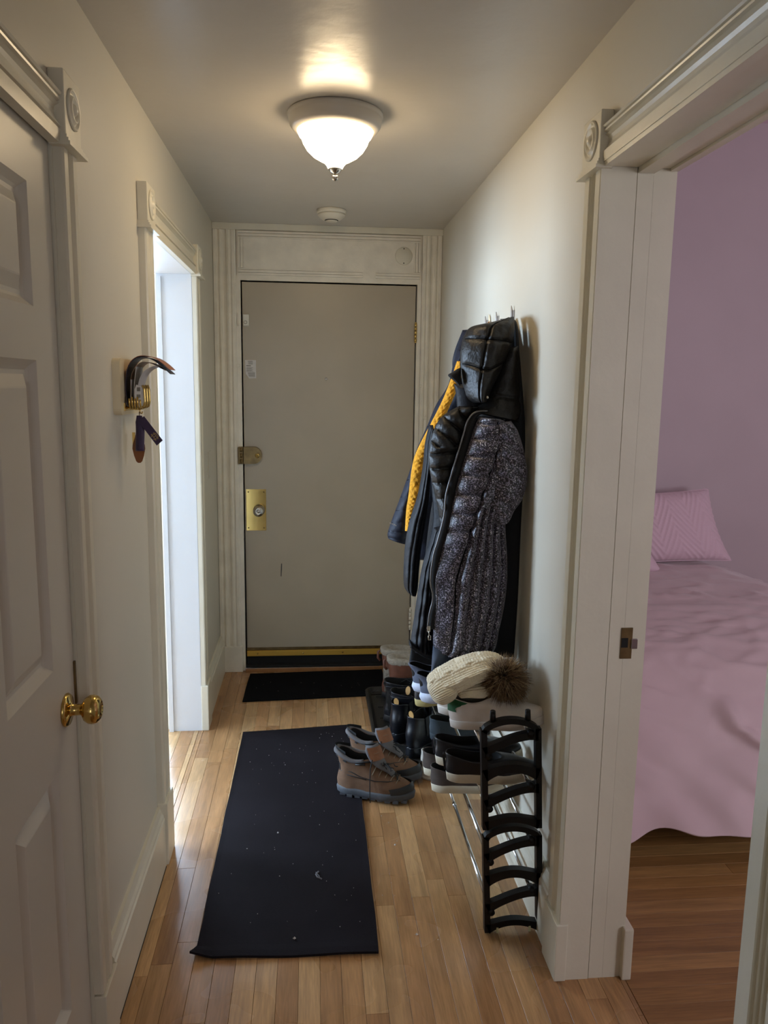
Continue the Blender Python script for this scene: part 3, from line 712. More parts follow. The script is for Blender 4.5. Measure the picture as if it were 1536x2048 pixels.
mrug = mat('dark_navy_black_rug', lin(31, 27, 30), 0.98, bump=(1400, 0.5, 0.002), bump2=(260, 0.4, 0.002), var=(5, 0.12), spec=0.1)
mrug2 = mat('black_doormat', lin(16, 16, 18), 0.98, spec=0.1, bump=(900, 0.6, 0.003), var=(12, 0.2))
rug('runner_rug', 'long dark navy black runner rug on hall floor', [(-0.312, 3.385), (0.193, 3.437), (0.185, 1.945), (-0.322, 1.960)], 0.007, mrug, True)
rug('door_mat', 'short black mat in front of the grey entry door', [(-0.338, 4.12), (0.385, 4.15), (0.384, 3.79), (-0.345, 3.742)], 0.006, mrug2)
# crumbs
mc = mat('pale_crumbs', lin(206, 202, 196), 0.8)
f = MB(); rr = random.Random(3)
def crumb(x, y, z, s):
    v = [(x + s * rr.uniform(.6, 1), y, z), (x, y + s * rr.uniform(.6, 1), z), (x - s * rr.uniform(.6, 1), y, z), (x, y - s * rr.uniform(.6, 1), z), (x, y, z + s)]
    f.add(v, [(0, 1, 4), (1, 2, 4), (2, 3, 4), (3, 0, 4), (3, 2, 1, 0)])
for k in range(70):
    crumb(rr.uniform(-0.29, 0.16), rr.uniform(2.05, 3.36) if k % 4 else rr.uniform(2.9, 3.36), 0.0075, rr.choice([.0010, .0012, .0016, .0021]))
for k in range(16): crumb(rr.uniform(-0.30, 0.33), rr.uniform(3.82, 4.10), 0.0066, rr.choice([.0010, .0014]))
for k in range(9): crumb(rr.uniform(0.21, 0.45), rr.uniform(1.9, 2.8), 0.0002, rr.choice([.0012, .0022, .003]))
for x, y, s in ((-0.12, 2.56, .005), (-0.05, 2.02, .006), (0.285, 2.47, .005), (0.30, 2.02, .006), (-0.22, 2.47, .003)): crumb(x, y, 0.0075 if x < .2 else .0003, s)
tag(f.build('floor_crumbs', mc, kind='stuff'), 'scattered pale crumbs and lint on the dark runner rug', 'crumbs')
f = MB(); f.tube([(0.020, 2.325, 0.0085), (0.012, 2.310, 0.0095), (0.016, 2.296, 0.009), (0.030, 2.285, 0.009)], 0.0028, 6); f.tube([(0.012, 2.322, 0.0085), (0.022, 2.300, 0.010), (0.024, 2.290, 0.009)], 0.0016, 6)
tag(f.build('lint_tuft', mat('grey_lint', lin(110, 110, 114), 0.9)), 'small grey lint tuft near front end of the runner rug', 'lint')

tray = thing('boot_tray', 'black rubber boot tray with raised rim beside the shoe rack', 'boot tray', (0.46, 3.45, 0))
TX0, TX1, TY0, TY1 = 0.272, 0.640, 3.02, 3.86
def rrect(x0, x1, y0, y1, r, z, n=6):
    p = []
    for cx, cy, a0 in ((x1 - r, y1 - r, 0), (x0 + r, y1 - r, 90), (x0 + r, y0 + r, 180), (x1 - r, y0 + r, 270)):
        for k in range(n): a = radians(a0 + 90 * k / (n - 1)); p.append(Vector((cx + r * cos(a), cy + r * sin(a), z)))
    return p
rg = []
for ins, z in ((0, 0.0005), (0, 0.020), (0.004, 0.024), (0.012, 0.024), (0.016, 0.020), (0.026, 0.008), (0.030, 0.006)):
    rg.append(rrect(TX0 + ins, TX1 - ins, TY0 + ins, TY1 - ins, max(0.045 - ins, 0.012), z))
MB().loft(rg, True, True, True, False).build('tray_pan', M['rubber'], tray)
for k in range(6):
    f = MB(); yy = TY0 + 0.09 + k * 0.13; f.box(TX0 + 0.05, TX1 - 0.05, yy, yy + 0.008, 0.006, 0.009); f.build('tray_rib', M['rubber'], tray)

# ================================================================== SHOE RACK
RP = 2.015
rack = thing('shoe_rack', 'black plastic shoe rack with chrome tubes along right wall', 'shoe rack', (0.58, 2.6, 0))
tilt = lambda x, z: x - 0.052 * z      # the rack leans slightly off the baseboard
RX0, RX1 = 0.497, 0.668
mclip = mat('pale_clip', lin(200, 196, 150), 0.5)
def panel_piece(yc):
    b_ = MB(); th_ = 0.022
    def ribbon(path, hw):
        """path list of (x,z) ; hw half width(s) ; extruded along y"""
        top = []; bot = []
        for i, (x, z) in enumerate(path):
            p = path[max(i - 1, 0)]; q = path[min(i + 1, len(path) - 1)]
            d = Vector((q[0] - p[0], q[1] - p[1])).normalized(); n_ = Vector((-d.y, d.x)); h = hw[i] if isinstance(hw, list) else hw
            top.append((x + n_.x * h, z + n_.y * h)); bot.append((x - n_.x * h, z - n_.y * h))
        rings = []
        for a, c in zip(top, bot):
            rings.append([(tilt(*a), yc - th_ / 2, a[1]), (tilt(*a), yc + th_ / 2, a[1]), (tilt(*c), yc + th_ / 2, c[1]), (tilt(*c), yc - th_ / 2, c[1])])
        b_.loft(rings, True, True, True, False)
    for base in (0.004, 0.326):
        H_ = 0.314
        def zz(v): return base + v
        # frame: rounded outline
        out = []
        r_ = 0.026; hw = 0.0085
        xs0, xs1 = RX0 + hw, RX1 - hw
        # posts
        ribbon([(xs0, zz(0.002)), (xs0, zz(H_ - 0.012))], hw); ribbon([(xs1, zz(0.002)), (xs1, zz(H_ - 0.012))], hw)
        # top arch joined to the posts
        pth = []
        for k in range(21):
            t = k / 20; x = lerp(xs0, xs1, t); z = zz(H_ - 0.020 + 0.031 * sin(pi * t) ** 0.6)
            pth.append((x, z))
        ribbon(pth, 0.0080)
        # middle arch, bottom arch
        for v0, rise, hh in ((0.166, 0.020, 0.0125), (0.014, 0.017, 0.0090)):
            ribbon([(lerp(xs0, xs1, k / 20), zz(v0 + rise * sin(pi * k / 20))) for k in range(21)], [hh + 0.006 * (abs(k / 10 - 1) ** 4) for k in range(21)])
        # slanting curved shelf bars
        for v0 in (0.078, 0.236):
            pth = []
            for k in range(21):
                t = k / 20; pth.append((lerp(xs0, xs1, t), zz(v0 + 0.046 * (sin(t * pi / 2)) ** 1.0)))
            ribbon(pth, [0.0102 + 0.005 * (abs(k / 10 - 1) ** 4) for k in range(21)])
            # tube sockets
            for x, z in ((RX0 + 0.020, v0 - 0.012), (RX1 - 0.030, v0 + 0.049)):
                b_.tube([(tilt(x, zz(z)), yc - th_ / 2 - 0.001, zz(z)), (tilt(x, zz(z)), yc + th_ / 2 + 0.004, zz(z))], 0.0105, 14)
    o = b_.build('side_panel', M['plas'], rack)
    return o
for yc in (RP, 3.20):
    sp_ = panel_piece(yc)
    for x in (RX0 + 0.036, RX1 - 0.036):
        f = MB(); zt = 0.650
        f.tube([(tilt(x, zt), yc, zt), (tilt(x, zt + 0.012), yc, zt + 0.012), (tilt(x, zt + 0.030), yc - 0.002, zt + 0.030)], [0.0085, 0.0085, 0.0075], 12); f.build('stacking_peg', M['plas'], sp_)
    for x in (RX0 + 0.036, RX1 - 0.040):
        f = MB(); f.box(x - 0.003, x + 0.003, yc - 0.013, yc - 0.010, 0.006, 0.022); f.build('pale_clip', mclip, sp_)
TUB = []
for base in (0.004, 0.326):
    for v0 in (0.078, 0.236):
        for x, z in ((RX0 + 0.020, v0 - 0.012), (RX1 - 0.030, v0 + 0.049)):
            X = tilt(x, base + z); Z = base + z; TUB.append((X, Z))
            f = MB(); f.tube([(X, RP, Z), (X, 2.60, Z)], 0.0062, 14); f.tube([(X, 2.585, Z), (X, 2.605, Z)], 0.0072, 14)
            f.tube([(X, 2.60, Z), (X, 3.20, Z)], 0.0048, 14); f.build('chrome_tube', M['chrome'], rack)

# ================================================================== SHOES
def interp(keys, u):
    for (a, va), (b_, vb) in zip(keys, keys[1:]):
        if u <= b_: return lerp(va, vb, sstep(a, b_, u))
    return keys[-1][1]
FOOT = [(0, 0.62), (0.12, 0.80), (0.30, 0.74), (0.50, 0.84), (0.68, 1.0), (0.85, 0.90), (1, 0.60)]
def ring(x0, x1, hw, z0, z1, foot=1.0, dip=0.0, n=40, ex=0.62):
    r_ = []
    for k in range(n):
        a = 2 * pi * k / n; c = -cos(a); u = (c + 1) / 2
        wv = lerp(1.0, interp(FOOT, u) / 0.86, foot)
        s_ = sin(a); yv = hw * wv * math.copysign(abs(s_) ** ex, s_)
        yv += 0.05 * hw * foot * sin(pi * u)
        r_.append(Vector((lerp(x0, x1, u), yv, lerp(z0, z1, u) - dip * sin(pi * u) ** 2)))
    return r_
def shoe(name, label, loc, heading, spec, m_up, m_sole, m_in, pitch=0, roll=0, group=None, cat='shoe', mirror=False):
    """spec: dict with L, W, sole list [(z, inset)], rings list of (x0,x1,hw,z0,z1,foot,dip)"""
    t = thing(name, label, cat, loc, (radians(roll), radians(-pitch), radians(heading)), group, local=True)
    t.rotation_mode = 'XYZ'
    L_, W_ = spec['L'], spec['W']
    my = -1 if mirror else 1
    fx = lambda r_: [Vector((p.x, p.y * my, p.z)) for p in r_]
    so = MB(); rg = []
    for z, ins in spec['sole']:
        q = ring(ins, L_ - ins, W_ - ins, z, z, 1.0)
        lift = spec.get('spring', 0.0)
        for p in q: p.z += lift * max(0, p.x / L_ - 0.72) ** 2 * 8
        rg.append(fx(q))
    so.loft(rg, True, True, True); so.build('sole', m_sole, t)
    R_ = [list(r_) + [1.0, 0.0][len(r_) - 5:] if len(r_) < 7 else list(r_) for r_ in spec['rings']]
    up = MB(); rg = []; n_ = len(R_) - 1; K = 4
    for i in range(n_ * K + 1):
        v = cat_rom(R_, i / (n_ * K)); q = ring(*v)
        for p in q:
            p.z += spec.get('spring', 0.0) * max(0, p.x / L_ - 0.72) ** 2 * 8 * (1 - i / (n_ * K))
            nz = noise.noise(Vector((p.x * 40, p.y * 40 + hash(name) % 7, p.z * 40 + i * 0.1))) * spec.get('wr', 0.0012)
            p.y += nz; p.z += nz * 0.5
        rg.append(fx(q))
    # rolled rim then lining down inside
    last = rg[-1]; cx = sum((p.x for p in last)) / len(last); cy = sum((p.y for p in last)) / len(last)
    def shrink(r_, d, dz):
        o_ = []
        for p in r_:
            v = Vector((p.x - cx, p.y - cy, 0)); l = max(v.length, 1e-5); o_.append(Vector((p.x, p.y, p.z)) - v / l * min(d, l * 0.8) + Vector((0, 0, dz)))
        return o_
    rt = spec.get('rim', 0.004)
    rg.append(shrink(last, rt * 0.4, rt * 0.35)); rg.append(shrink(last, rt, 0))
    up.loft(rg, True, False, False); up.build('upper', m_up, t)
    li = MB(); inner = [shrink(last, rt, 0), shrink(last, rt + 0.002, -0.02)]
    zf = spec['sole'][-1][0] + 0.004
    fl = []
    for p in shrink(last, rt + 0.004, -0.02): fl.append(Vector((p.x, p.y, max(zf, min(p.z - 0.01, zf)))))
    inner.append(fl); li.loft(inner, True, False, True); li.build('lining', m_in, t)
    def top(u):   # height of the centre line of the vamp at x
        best = None
        pts_ = [(r_[1], r_[4]) for r_ in R_]
        for (xa, za), (xb, zb) in zip(pts_, pts_[1:]):
            if min(xa, xb) <= u <= max(xa, xb) and abs(xa - xb) > 1e-6:
                return za + (zb - za) * (u - xa) / (xb - xa)
        return pts_[-1][1]
    return t, top, my
def lace_rows(t, top, xs_, hw, r_, m_, my=1, z_off=0.002, cross=False):
    f = MB()
    for i, x in enumerate(xs_):
        z = top(x) + z_off
        f.tube([(x, -hw, z - 0.006), (x - 0.002, -hw * .5, z), (x, 0, z + 0.0015), (x - 0.002, hw * .5, z), (x, hw, z - 0.006)], r_, 6)
        if cross and i:
            xp = xs_[i - 1]; zp = top(xp) + z_off
            f.tube([(xp, -hw, zp - 0.005), ((x + xp) / 2, 0, (z + zp) / 2 + 0.003), (x, hw, z - 0.005)], r_, 6)
            f.tube([(xp, hw, zp - 0.005), ((x + xp) / 2, 0, (z + zp) / 2 + 0.004), (x, -hw, z - 0.005)], r_, 6)
    return f.build('laces', m_, t)

# white leather sneakers with a green heel tab
mwl = mat('white_leather', lin(224, 214, 204), 0.42, var=(25, 0.05), bump=(160, 0.25, 0.002)); mws = mat('white_rubber', lin(220, 212, 202), 0.55, var=(25, 0.05), bump=(500, 0.1, 0.001))
mgr = mat('green_suede', lin(14, 82, 40), 0.7, var=(60, 0.12)); mgl = mat('grey_lining', lin(150, 146, 132), 0.9, bump=(400, 0.3, 0.001))
SN = dict(L=0.285, W=0.050, spring=0.010, sole=[(0.0, 0.006), (0.003, 0.001), (0.024, 0.0), (0.028, 0.002)], wr=0.0016, rim=0.006,
          rings=[(0.002, 0.281, 0.048, 0.027, 0.027, 1, 0), (0.000, 0.277, 0.049, 0.048, 0.047, 1, 0), (0.001, 0.235, 0.044, 0.064, 0.066, .9, 0), (0.003, 0.185, 0.038, 0.082, 0.084, .6, 0.004), (0.002, 0.155, 0.033, 0.100, 0.094, .3, 0.016)])
def sneaker(name, label, loc, heading, pitch, mu, ms, mi, tab=None, tongue=True, spec=SN, **k):
    t, top, my = shoe(name, label, loc, heading, spec, mu, ms, mi, pitch=pitch, **k)
    if tab:
        f = MB(); rgs = []
        RR = [list(r_) for r_ in spec['rings']]
        for j in range(13):
            v = j / 12; q = ring(*cat_rom(RR, lerp(0.36, 0.985, v)), n=80)
            lim = int(lerp(9, 17, sstep(0.15, 0.75, v))); row = []
            for i in range(25):
                k = lerp(-lim, lim, i / 24); k0 = math.floor(k); p = q[int(k0) % 80].lerp(q[int(k0 + 1) % 80], k - k0)
                o_ = Vector((p.x - 0.06, p.y * 1.1, 0)).normalized() * 0.0016; pp = p + o_
                row.append(Vector((pp.x, pp.y * my, pp.z + 0.0008)))
            rgs.append(row)
        f.loft(rgs, False, False, False); f.build('heel_tab', tab, t, label='dark green suede heel tab')
    if tongue:
        f = MB(); rg = []
        for j in range(10):
            v = j / 9; x = lerp(0.215, 0.128, v); z = lerp(0.070, 0.118, v) ; hw = lerp(0.018, 0.026, v)
            rg.append([Vector((x, hw * cos(a), z - 0.008 * (cos(a) ** 2) + 0.004 * sin(a))) for a in [2 * pi * i / 16 for i in range(16)]])
        f.loft(rg, True, True, True); f.build('tongue', mu, t)
        # eyestay flaps
        f = MB()
        for s_ in (-1, 1):
            rg = []
            for j in range(8):
                v = j / 7; x = lerp(0.212, 0.138, v); z = lerp(0.070, 0.103, v)
                rg.append([Vector((x, s_ * 0.012, z + 0.003)), Vector((x, s_ * 0.012, z)), Vector((x, s_ * 0.032, z - 0.014)), Vector((x, s_ * 0.033, z - 0.010))])
            f.loft(rg, True, True, True)
        f.build('eyestay', mu, t)
    return t, top
T1 = 0.563
def on_tier(k, y, x, L_):
    """height of tier k (0 = lowest) below heel x, and slope in degrees"""
    (xa, za), (xb, zb) = TUB[2 * k], TUB[2 * k + 1]
    s_ = (zb - za) / (xb - xa); return za + (x - xa) * s_ + 0.0068, math.degrees(math.atan(s_))
def rack_shoe(k, y, x, lift=0.0):
    (xa, za), (xb, zb) = TUB[2 * k], TUB[2 * k + 1]
    a = 11.0; z = za + 0.0075 - (xa - x) * math.tan(radians(a * 0.75))
    return (x, y, z + lift), a
l, a = rack_shoe(3, 2.215, 0.418)
sn1, _ = sneaker('sneaker', 'white leather sneaker with green heel tab, nearer the camera on top tier', l, -20, a * 0.75, mwl, mws, mgl, mgr, group='white sneakers with green heels')
l, a = rack_shoe(3, 2.325, 0.398)
sneaker('sneaker', 'second white leather sneaker with green heel, behind the first under the knit hat', l, -17, a * 0.75, mwl, mws, mgl, mgr, mirror=True, group='white sneakers with green heels')
# grey blue runners
mgb = mat('grey_blue_mesh', lin(92, 98, 116), 0.8, bump=(500, 0.4, 0.001)); mlb = mat('pale_blue_foam', lin(206, 214, 232), 0.6, var=(90, 0.06))
RUN = dict(L=0.285, W=0.049, spring=0.016, sole=[(0.0, 0.010), (0.006, 0.001), (0.022, -0.004), (0.036, 0.002)], wr=0.001, rim=0.006,
           rings=[(0.003, 0.281, 0.046, 0.034, 0.032, 1, 0), (0.002, 0.272, 0.046, 0.052, 0.052, 1, 0), (0.006, 0.225, 0.041, 0.064, 0.070, .8, 0), (0.004, 0.175, 0.036, 0.080, 0.084, .4, 0.008), (-0.006, 0.145, 0.032, 0.100, 0.094, .2, 0.022)])
l, a = rack_shoe(3, 2.425, 0.358)
sneaker('running_shoe', 'grey running shoe with thick pale foam sole, half under the knit hat', l, -15, a * 0.75, mgb, mlb, M['dark'], spec=RUN, group='grey running shoes')
l, a = rack_shoe(3, 2.520, 0.345)
sneaker('running_shoe', 'grey running shoe with pale foam sole, farthest on top tier beside boots', l, -13, a * 0.75, mgb, mlb, M['dark'], spec=RUN, mirror=True, group='grey running shoes')
# slip-ons
mbk = mat('black_leather', lin(20, 20, 24), 0.36, bump=(120, 0.15, 0.001)); mbr = mat('dark_taupe_suede', lin(78, 66, 58), 0.85, var=(40, 0.12)); mcs = mat('cream_rubber_sole', lin(214, 203, 178), 0.5, var=(30, 0.05))
mnv = mat('navy_heel_leather', lin(44, 52, 68), 0.4)
SL = dict(L=0.275, W=0.048, spring=0.006, sole=[(0.0, 0.004), (0.004, 0.0), (0.026, 0.0), (0.031, 0.002)], wr=0.0009, rim=0.004,
          rings=[(0.001, 0.272, 0.047, 0.029, 0.029, 1, 0), (0.001, 0.267, 0.046, 0.047, 0.044, 1, 0), (0.005, 0.225, 0.042, 0.066, 0.058, .9, 0), (0.006, 0.175, 0.036, 0.088, 0.066, .6, 0.010)])
def slip(label, k, y, x, mu, ms, mi, group, heel=None, **kw):
    l, a = rack_shoe(k, y, x)
    t, top, my = shoe('slip_on_shoe', label, l, kw.pop('hd', 0), SL, mu, ms, mi, pitch=a * 0.75, group=group, **kw)
    if heel:
        f = MB(); f.box(-0.0035, 0.0015, -0.009, 0.009, 0.034, 0.082, 0.001); f.build('heel_strip', heel, t)
    return t
slip('black leather slip-on with cream sole, nearer of its pair behind rack panel', 2, 2.195, 0.408, mbk, mcs, M['dark'], 'black slip-ons', heel=mbk, hd=-17)
slip('black leather slip-on with cream sole, farther of its pair, navy heel strip', 2, 2.305, 0.392, mbk, mcs, M['dark'], 'black slip-ons', heel=mnv, hd=-14, mirror=True)
slip('taupe suede slip-on with cream sole, nearer one on the tier below black shoes', 1, 2.435, 0.402, mbr, mcs, M['dark'], 'taupe suede slip-ons', hd=-14)
slip('taupe suede slip-on with cream sole, farther one beside the white flats', 1, 2.550, 0.392, mbr, mcs, M['dark'], 'taupe suede slip-ons', hd=-10, mirror=True)
mfl = mat('off_white_leather', lin(206, 198, 184), 0.5, var=(30, 0.05)); 
SLF = dict(SL); SLF['sole'] = [(0.0, 0.003), (0.010, 0.0), (0.014, 0.002)]
SLF['rings'] = [(0.001, 0.247, 0.043, 0.013, 0.013, 1, 0), (0.0, 0.243, 0.042, 0.032, 0.030, 1, 0), (0.002, 0.21, 0.038, 0.048, 0.040, .9, 0), (0.002, 0.165, 0.034, 0.066, 0.045, .6, 0.010)]; SLF['L'] = 0.25; SLF['W'] = 0.044
shoe('flat_shoe', 'off-white flat shoe on the floor, its heel sticking out past taupe slip-ons', (0.440, 2.932, 0.0005), -2, SLF, mfl, mfl, mgl, group='off-white flats')
shoe('flat_shoe', 'second off-white flat shoe on the floor, mostly hidden behind the first', (0.452, 3.040, 0.0005), 0, SLF, mfl, mfl, mgl, group='off-white flats', mirror=True)
mgs = mat('gum_sole', lin(176, 160, 104), 0.6)
l, a = rack_shoe(2, 2.76, 0.385); shoe('low_shoe', 'black shoe with pale gum edge at the far end of rack', l, 0, SL, mbk, mgs, M['dark'], pitch=a * .7)
mtl = mat('dark_teal_canvas', lin(40, 50, 56), 0.7)
l, a = rack_shoe(1, 2.80, 0.452); shoe('low_shoe', 'dark slate shoe on third tier behind the white flats', l, 0, SL, mtl, mtl, M['dark'], pitch=a * .7)

# hiking boots
mhk = mat('brown_nubuck', lin(108, 78, 54), 0.85, var=(30, 0.18), bump=(300, 0.3, 0.001)); mho = mat('grey_outsole', lin(76, 78, 82), 0.7, var=(30, 0.1)); mhg = mat('grey_padding', lin(96, 92, 92), 0.85); mhb = mat('rust_tongue', lin(132, 84, 52), 0.7, var=(60, 0.1))
mlc = mat('black_lace', lin(16, 15, 15), 0.7); mtan = mat('tan_webbing', lin(126, 108, 84), 0.8); mtc = mat('black_toe_rubber', lin(30, 31, 32), 0.45)
HK = dict(L=0.305, W=0.055, spring=0.006, sole=[(0.006, 0.006), (0.010, 0.001), (0.018, 0.0), (0.028, -0.002), (0.038, 0.003)], wr=0.002, rim=0.010,
          rings=[(0.002, 0.300, 0.052, 0.034, 0.034, 1, 0), (0.000, 0.292, 0.053, 0.058, 0.056, 1, 0), (0.004, 0.245, 0.049, 0.082, 0.080, .9, 0), (0.010, 0.198, 0.043, 0.110, 0.106, .5, 0), (0.006, 0.165, 0.040, 0.138, 0.132, .2, 0.004), (-0.004, 0.142, 0.042, 0.176, 0.150, .0, 0.014)])
def hiker(label, loc, hd, mirror):
    t, top, my = shoe('hiking_boot', label, loc, hd, HK, mhk, mho, mlc, group='brown hiking boots', cat='boot', mirror=mirror)
    # lugs in the outsole
    f = MB()
    for k in range(9):
        x = 0.018 + k * 0.030; wl = 0.050 * interp(FOOT, x / 0.305) / 1.0 + (0.004 if k not in (0, 8) else -0.004)
        for s_ in (-1, 1): f.box(x, x + 0.022, s_ * 0.012, s_ * wl, 0.0005, 0.012, 0.001)
    f.build('lug', mho, t, kind='stuff')
    # toe bumper
    f = MB(); rg = []
    for j in range(6):
        v = j / 5; r0 = ring(0.004, 0.3015 - 0.012 * v * v, 0.0535 - 0.001 * v, 0.030, 0.036 + 0.030 * v, 1.0)
        row = [p + Vector((0, 0, 0.012 * max(0, p.x / 0.305 - 0.72) ** 2 * 8)) for p in r0[13:28]]
        rg.append([Vector((p.x * 1.006, p.y * 1.03 * my, p.z)) for p in row])
    f.loft(rg, False); f.build('toe_bumper', mtc, t)
    # tongue, flopped a little towards the hall
    def tw(r_):
        o_ = []
        for p in r_:
            a = -0.75 * sstep(0.10, 0.165, p.z); c, s_ = cos(a), sin(a); x = p.x - 0.142
            o_.append(Vector((0.142 + x * c - p.y * s_, x * s_ + p.y * c, p.z)))
        return o_
    f = MB(); rg = []
    for j in range(12):
        v = j / 11; x = lerp(0.225, 0.140, v) ; z = lerp(0.090, 0.200, v ** 1.15); hw = lerp(0.020, 0.040, v) * (1 if j < 10 else (0.92 if j == 10 else 0.7))
        rg.append(tw([Vector((x + 0.005 * sin(a) - 0.012 * cos(a) ** 2 * v, hw * cos(a), z + 0.004 * sin(a))) for a in [2 * pi * i / 18 for i in range(18)]]))
    f.loft(rg, True, True, True); tn = f.build('tongue', mhg, t)
    f = MB(); rg = []
    for j in range(6):
        v = 0.62 + 0.34 * j / 5; x = lerp(0.225, 0.140, v) + 0.0065; z = lerp(0.090, 0.200, v ** 1.15) + 0.003
        rg.append(tw([Vector((x - 0.010 * (a * a) * v, a * 0.031, z - 0.001)) for a in (-1, -.6, -.2, .2, .6, 1)]))
    f.loft(rg, False); tp = f.build('tongue_patch', mhb, tn, label='rust brown leather patch')
    f = MB(); q = [Vector((lerp(0.225, 0.140, 0.80) + 0.0072, -0.013 + 0.0022 * k, lerp(0.090, 0.200, 0.80 ** 1.15) + 0.003 + 0.0016 * (k % 2))) for k in range(12)]
    f.tube(tw(q), 0.0007, 5); f.build('embossed_mark', mtan, tn)
    # collar pads
    f = MB(); q = ring(-0.004, 0.142, 0.042, 0.176, 0.150, 0, 0.014)
    pts_ = [p + Vector((0, 0, 0.001)) for p in q[2:-1]]; pts_ = [p for p in q if p.x < 0.118]
    pts_.sort(key=lambda p: math.atan2(p.y, -(p.x - 0.118)))
    f.tube(pts_, 0.0085, 10); f.build('padded_collar', mhg, t)
    f = MB(); rg = []
    for j in range(5):
        v = j / 4; row = []
        for i in range(11):
            a = (i - 5) / 5; row.append(Vector((-0.006 - 0.004 * v + 0.050 * a * a, a * 0.038, 0.150 + 0.045 * v - 0.014 * a * a)))
        rg.append(row)
    f.loft(rg, False); f.build('heel_collar', mlc, t)
    # stitched overlays along the sides
    for s_ in (-1, 1):
        f = MB()
        for pts_ in ([(0.02, .80), (0.06, .86), (0.10, .70), (0.15, .62), (0.21, .60), (0.25, .55)], [(0.01, 2.2), (0.05, 2.3), (0.09, 1.9), (0.13, 1.5)]):
            P_ = []
            for x, tv in pts_:
                q = [p for p in ring(*cat_rom(HK['rings'], (tv if tv < 1 else 0.45 + tv * 0.1) * 0.55 + 0.08)) if p.y * s_ > 0]
                b_ = min(q, key=lambda p: abs(p.x - x)); P_.append((b_.x, b_.y * 1.035, b_.z))
            f.tube(P_, 0.0016, 6)
        f.build('overlay_seam', mtc, t)
    # eyelet straps on both sides
    for s_ in (-1, 1):
        f = MB()
        for k in range(5):
            x = 0.240 - k * 0.020; z = top(x) + 0.001
            f.tube([(x + 0.004, s_ * 0.014, z + 0.001), (x - 0.002, s_ * 0.030, z - 0.010), (x - 0.012, s_ * 0.046, z - 0.034)], 0.0022, 6)
        f.build('eyelet_strap', mtan, t)
        f = MB(); f.tube([(0.150, s_ * 0.030, 0.150), (0.120, s_ * 0.045, 0.152), (0.085, s_ * 0.049, 0.148), (0.082, s_ * 0.049, 0.140), (0.120, s_ * 0.046, 0.142)], 0.0035, 6); f.build('ankle_hook', mtc, t)
    lace_rows(t, top, [0.240, 0.220, 0.200, 0.182, 0.170, 0.158, 0.148], 0.020, 0.0022, mlc, cross=True, z_off=0.006)
    f = MB(); r9 = random.Random(4 if mirror else 9)
    for k in range(6):
        p = [Vector((0.165, 0.0, 0.138))]
        for q in range(7): p.append(p[-1] + Vector((r9.uniform(-.006, .018), r9.uniform(-.014, .014), r9.uniform(-.004, .008) - 0.006 * (q > 3))))
        for q_ in p: q_.z = max(q_.z, top(max(0.15, min(q_.x, 0.29))) + 0.008)
        f.tube(p, 0.0017, 6)
    s_ = -1
    f.tube([(0.160, s_ * 0.012, 0.150), (0.145, s_ * 0.040, 0.160), (0.142, s_ * 0.054, 0.130), (0.142, s_ * 0.060, 0.080), (0.144, s_ * 0.066, 0.030), (0.147, s_ * 0.071, 0.0045)], 0.0021, 6)
    f.build('lace_bow', mlc, t)
    return t
hiker('brown hiking boot, nearer of the pair, heel on the runner rug', (0.098, 2.840, 0.008), -17, False)
hiker('brown hiking boot, farther of the pair, partly behind the first', (0.150, 3.000, 0.008), -20, True)

# tall brown boots with fleece cuffs, far end
mtb = mat('brown_oiled_leather', lin(104, 62, 44), 0.5, var=(30, 0.16), bump=(90, 0.25, 0.002)); mfc = mat('beige_fleece', lin(158, 146, 128), 0.95, bump=(160, 0.9, 0.006), var=(60, 0.15)); mbs = mat('dark_boot_sole', lin(30, 26, 24), 0.7)
TB = dict(L=0.27, W=0.049, spring=0.008, sole=[(0.0, 0.006), (0.005, 0.0), (0.024, 0.0), (0.030, 0.003)], wr=0.002, rim=0.006,
          rings=[(0.002, 0.266, 0.047, 0.028, 0.028, 1, 0), (0.0, 0.258, 0.047, 0.055, 0.054, 1, 0), (0.006, 0.205, 0.043, 0.085, 0.084, .7, 0), (0.010, 0.172, 0.044, 0.125, 0.118, .3, 0), (0.002, 0.174, 0.050, 0.180, 0.180, .0, 0), (-0.002, 0.178, 0.054, 0.232, 0.232, 0, 0)])
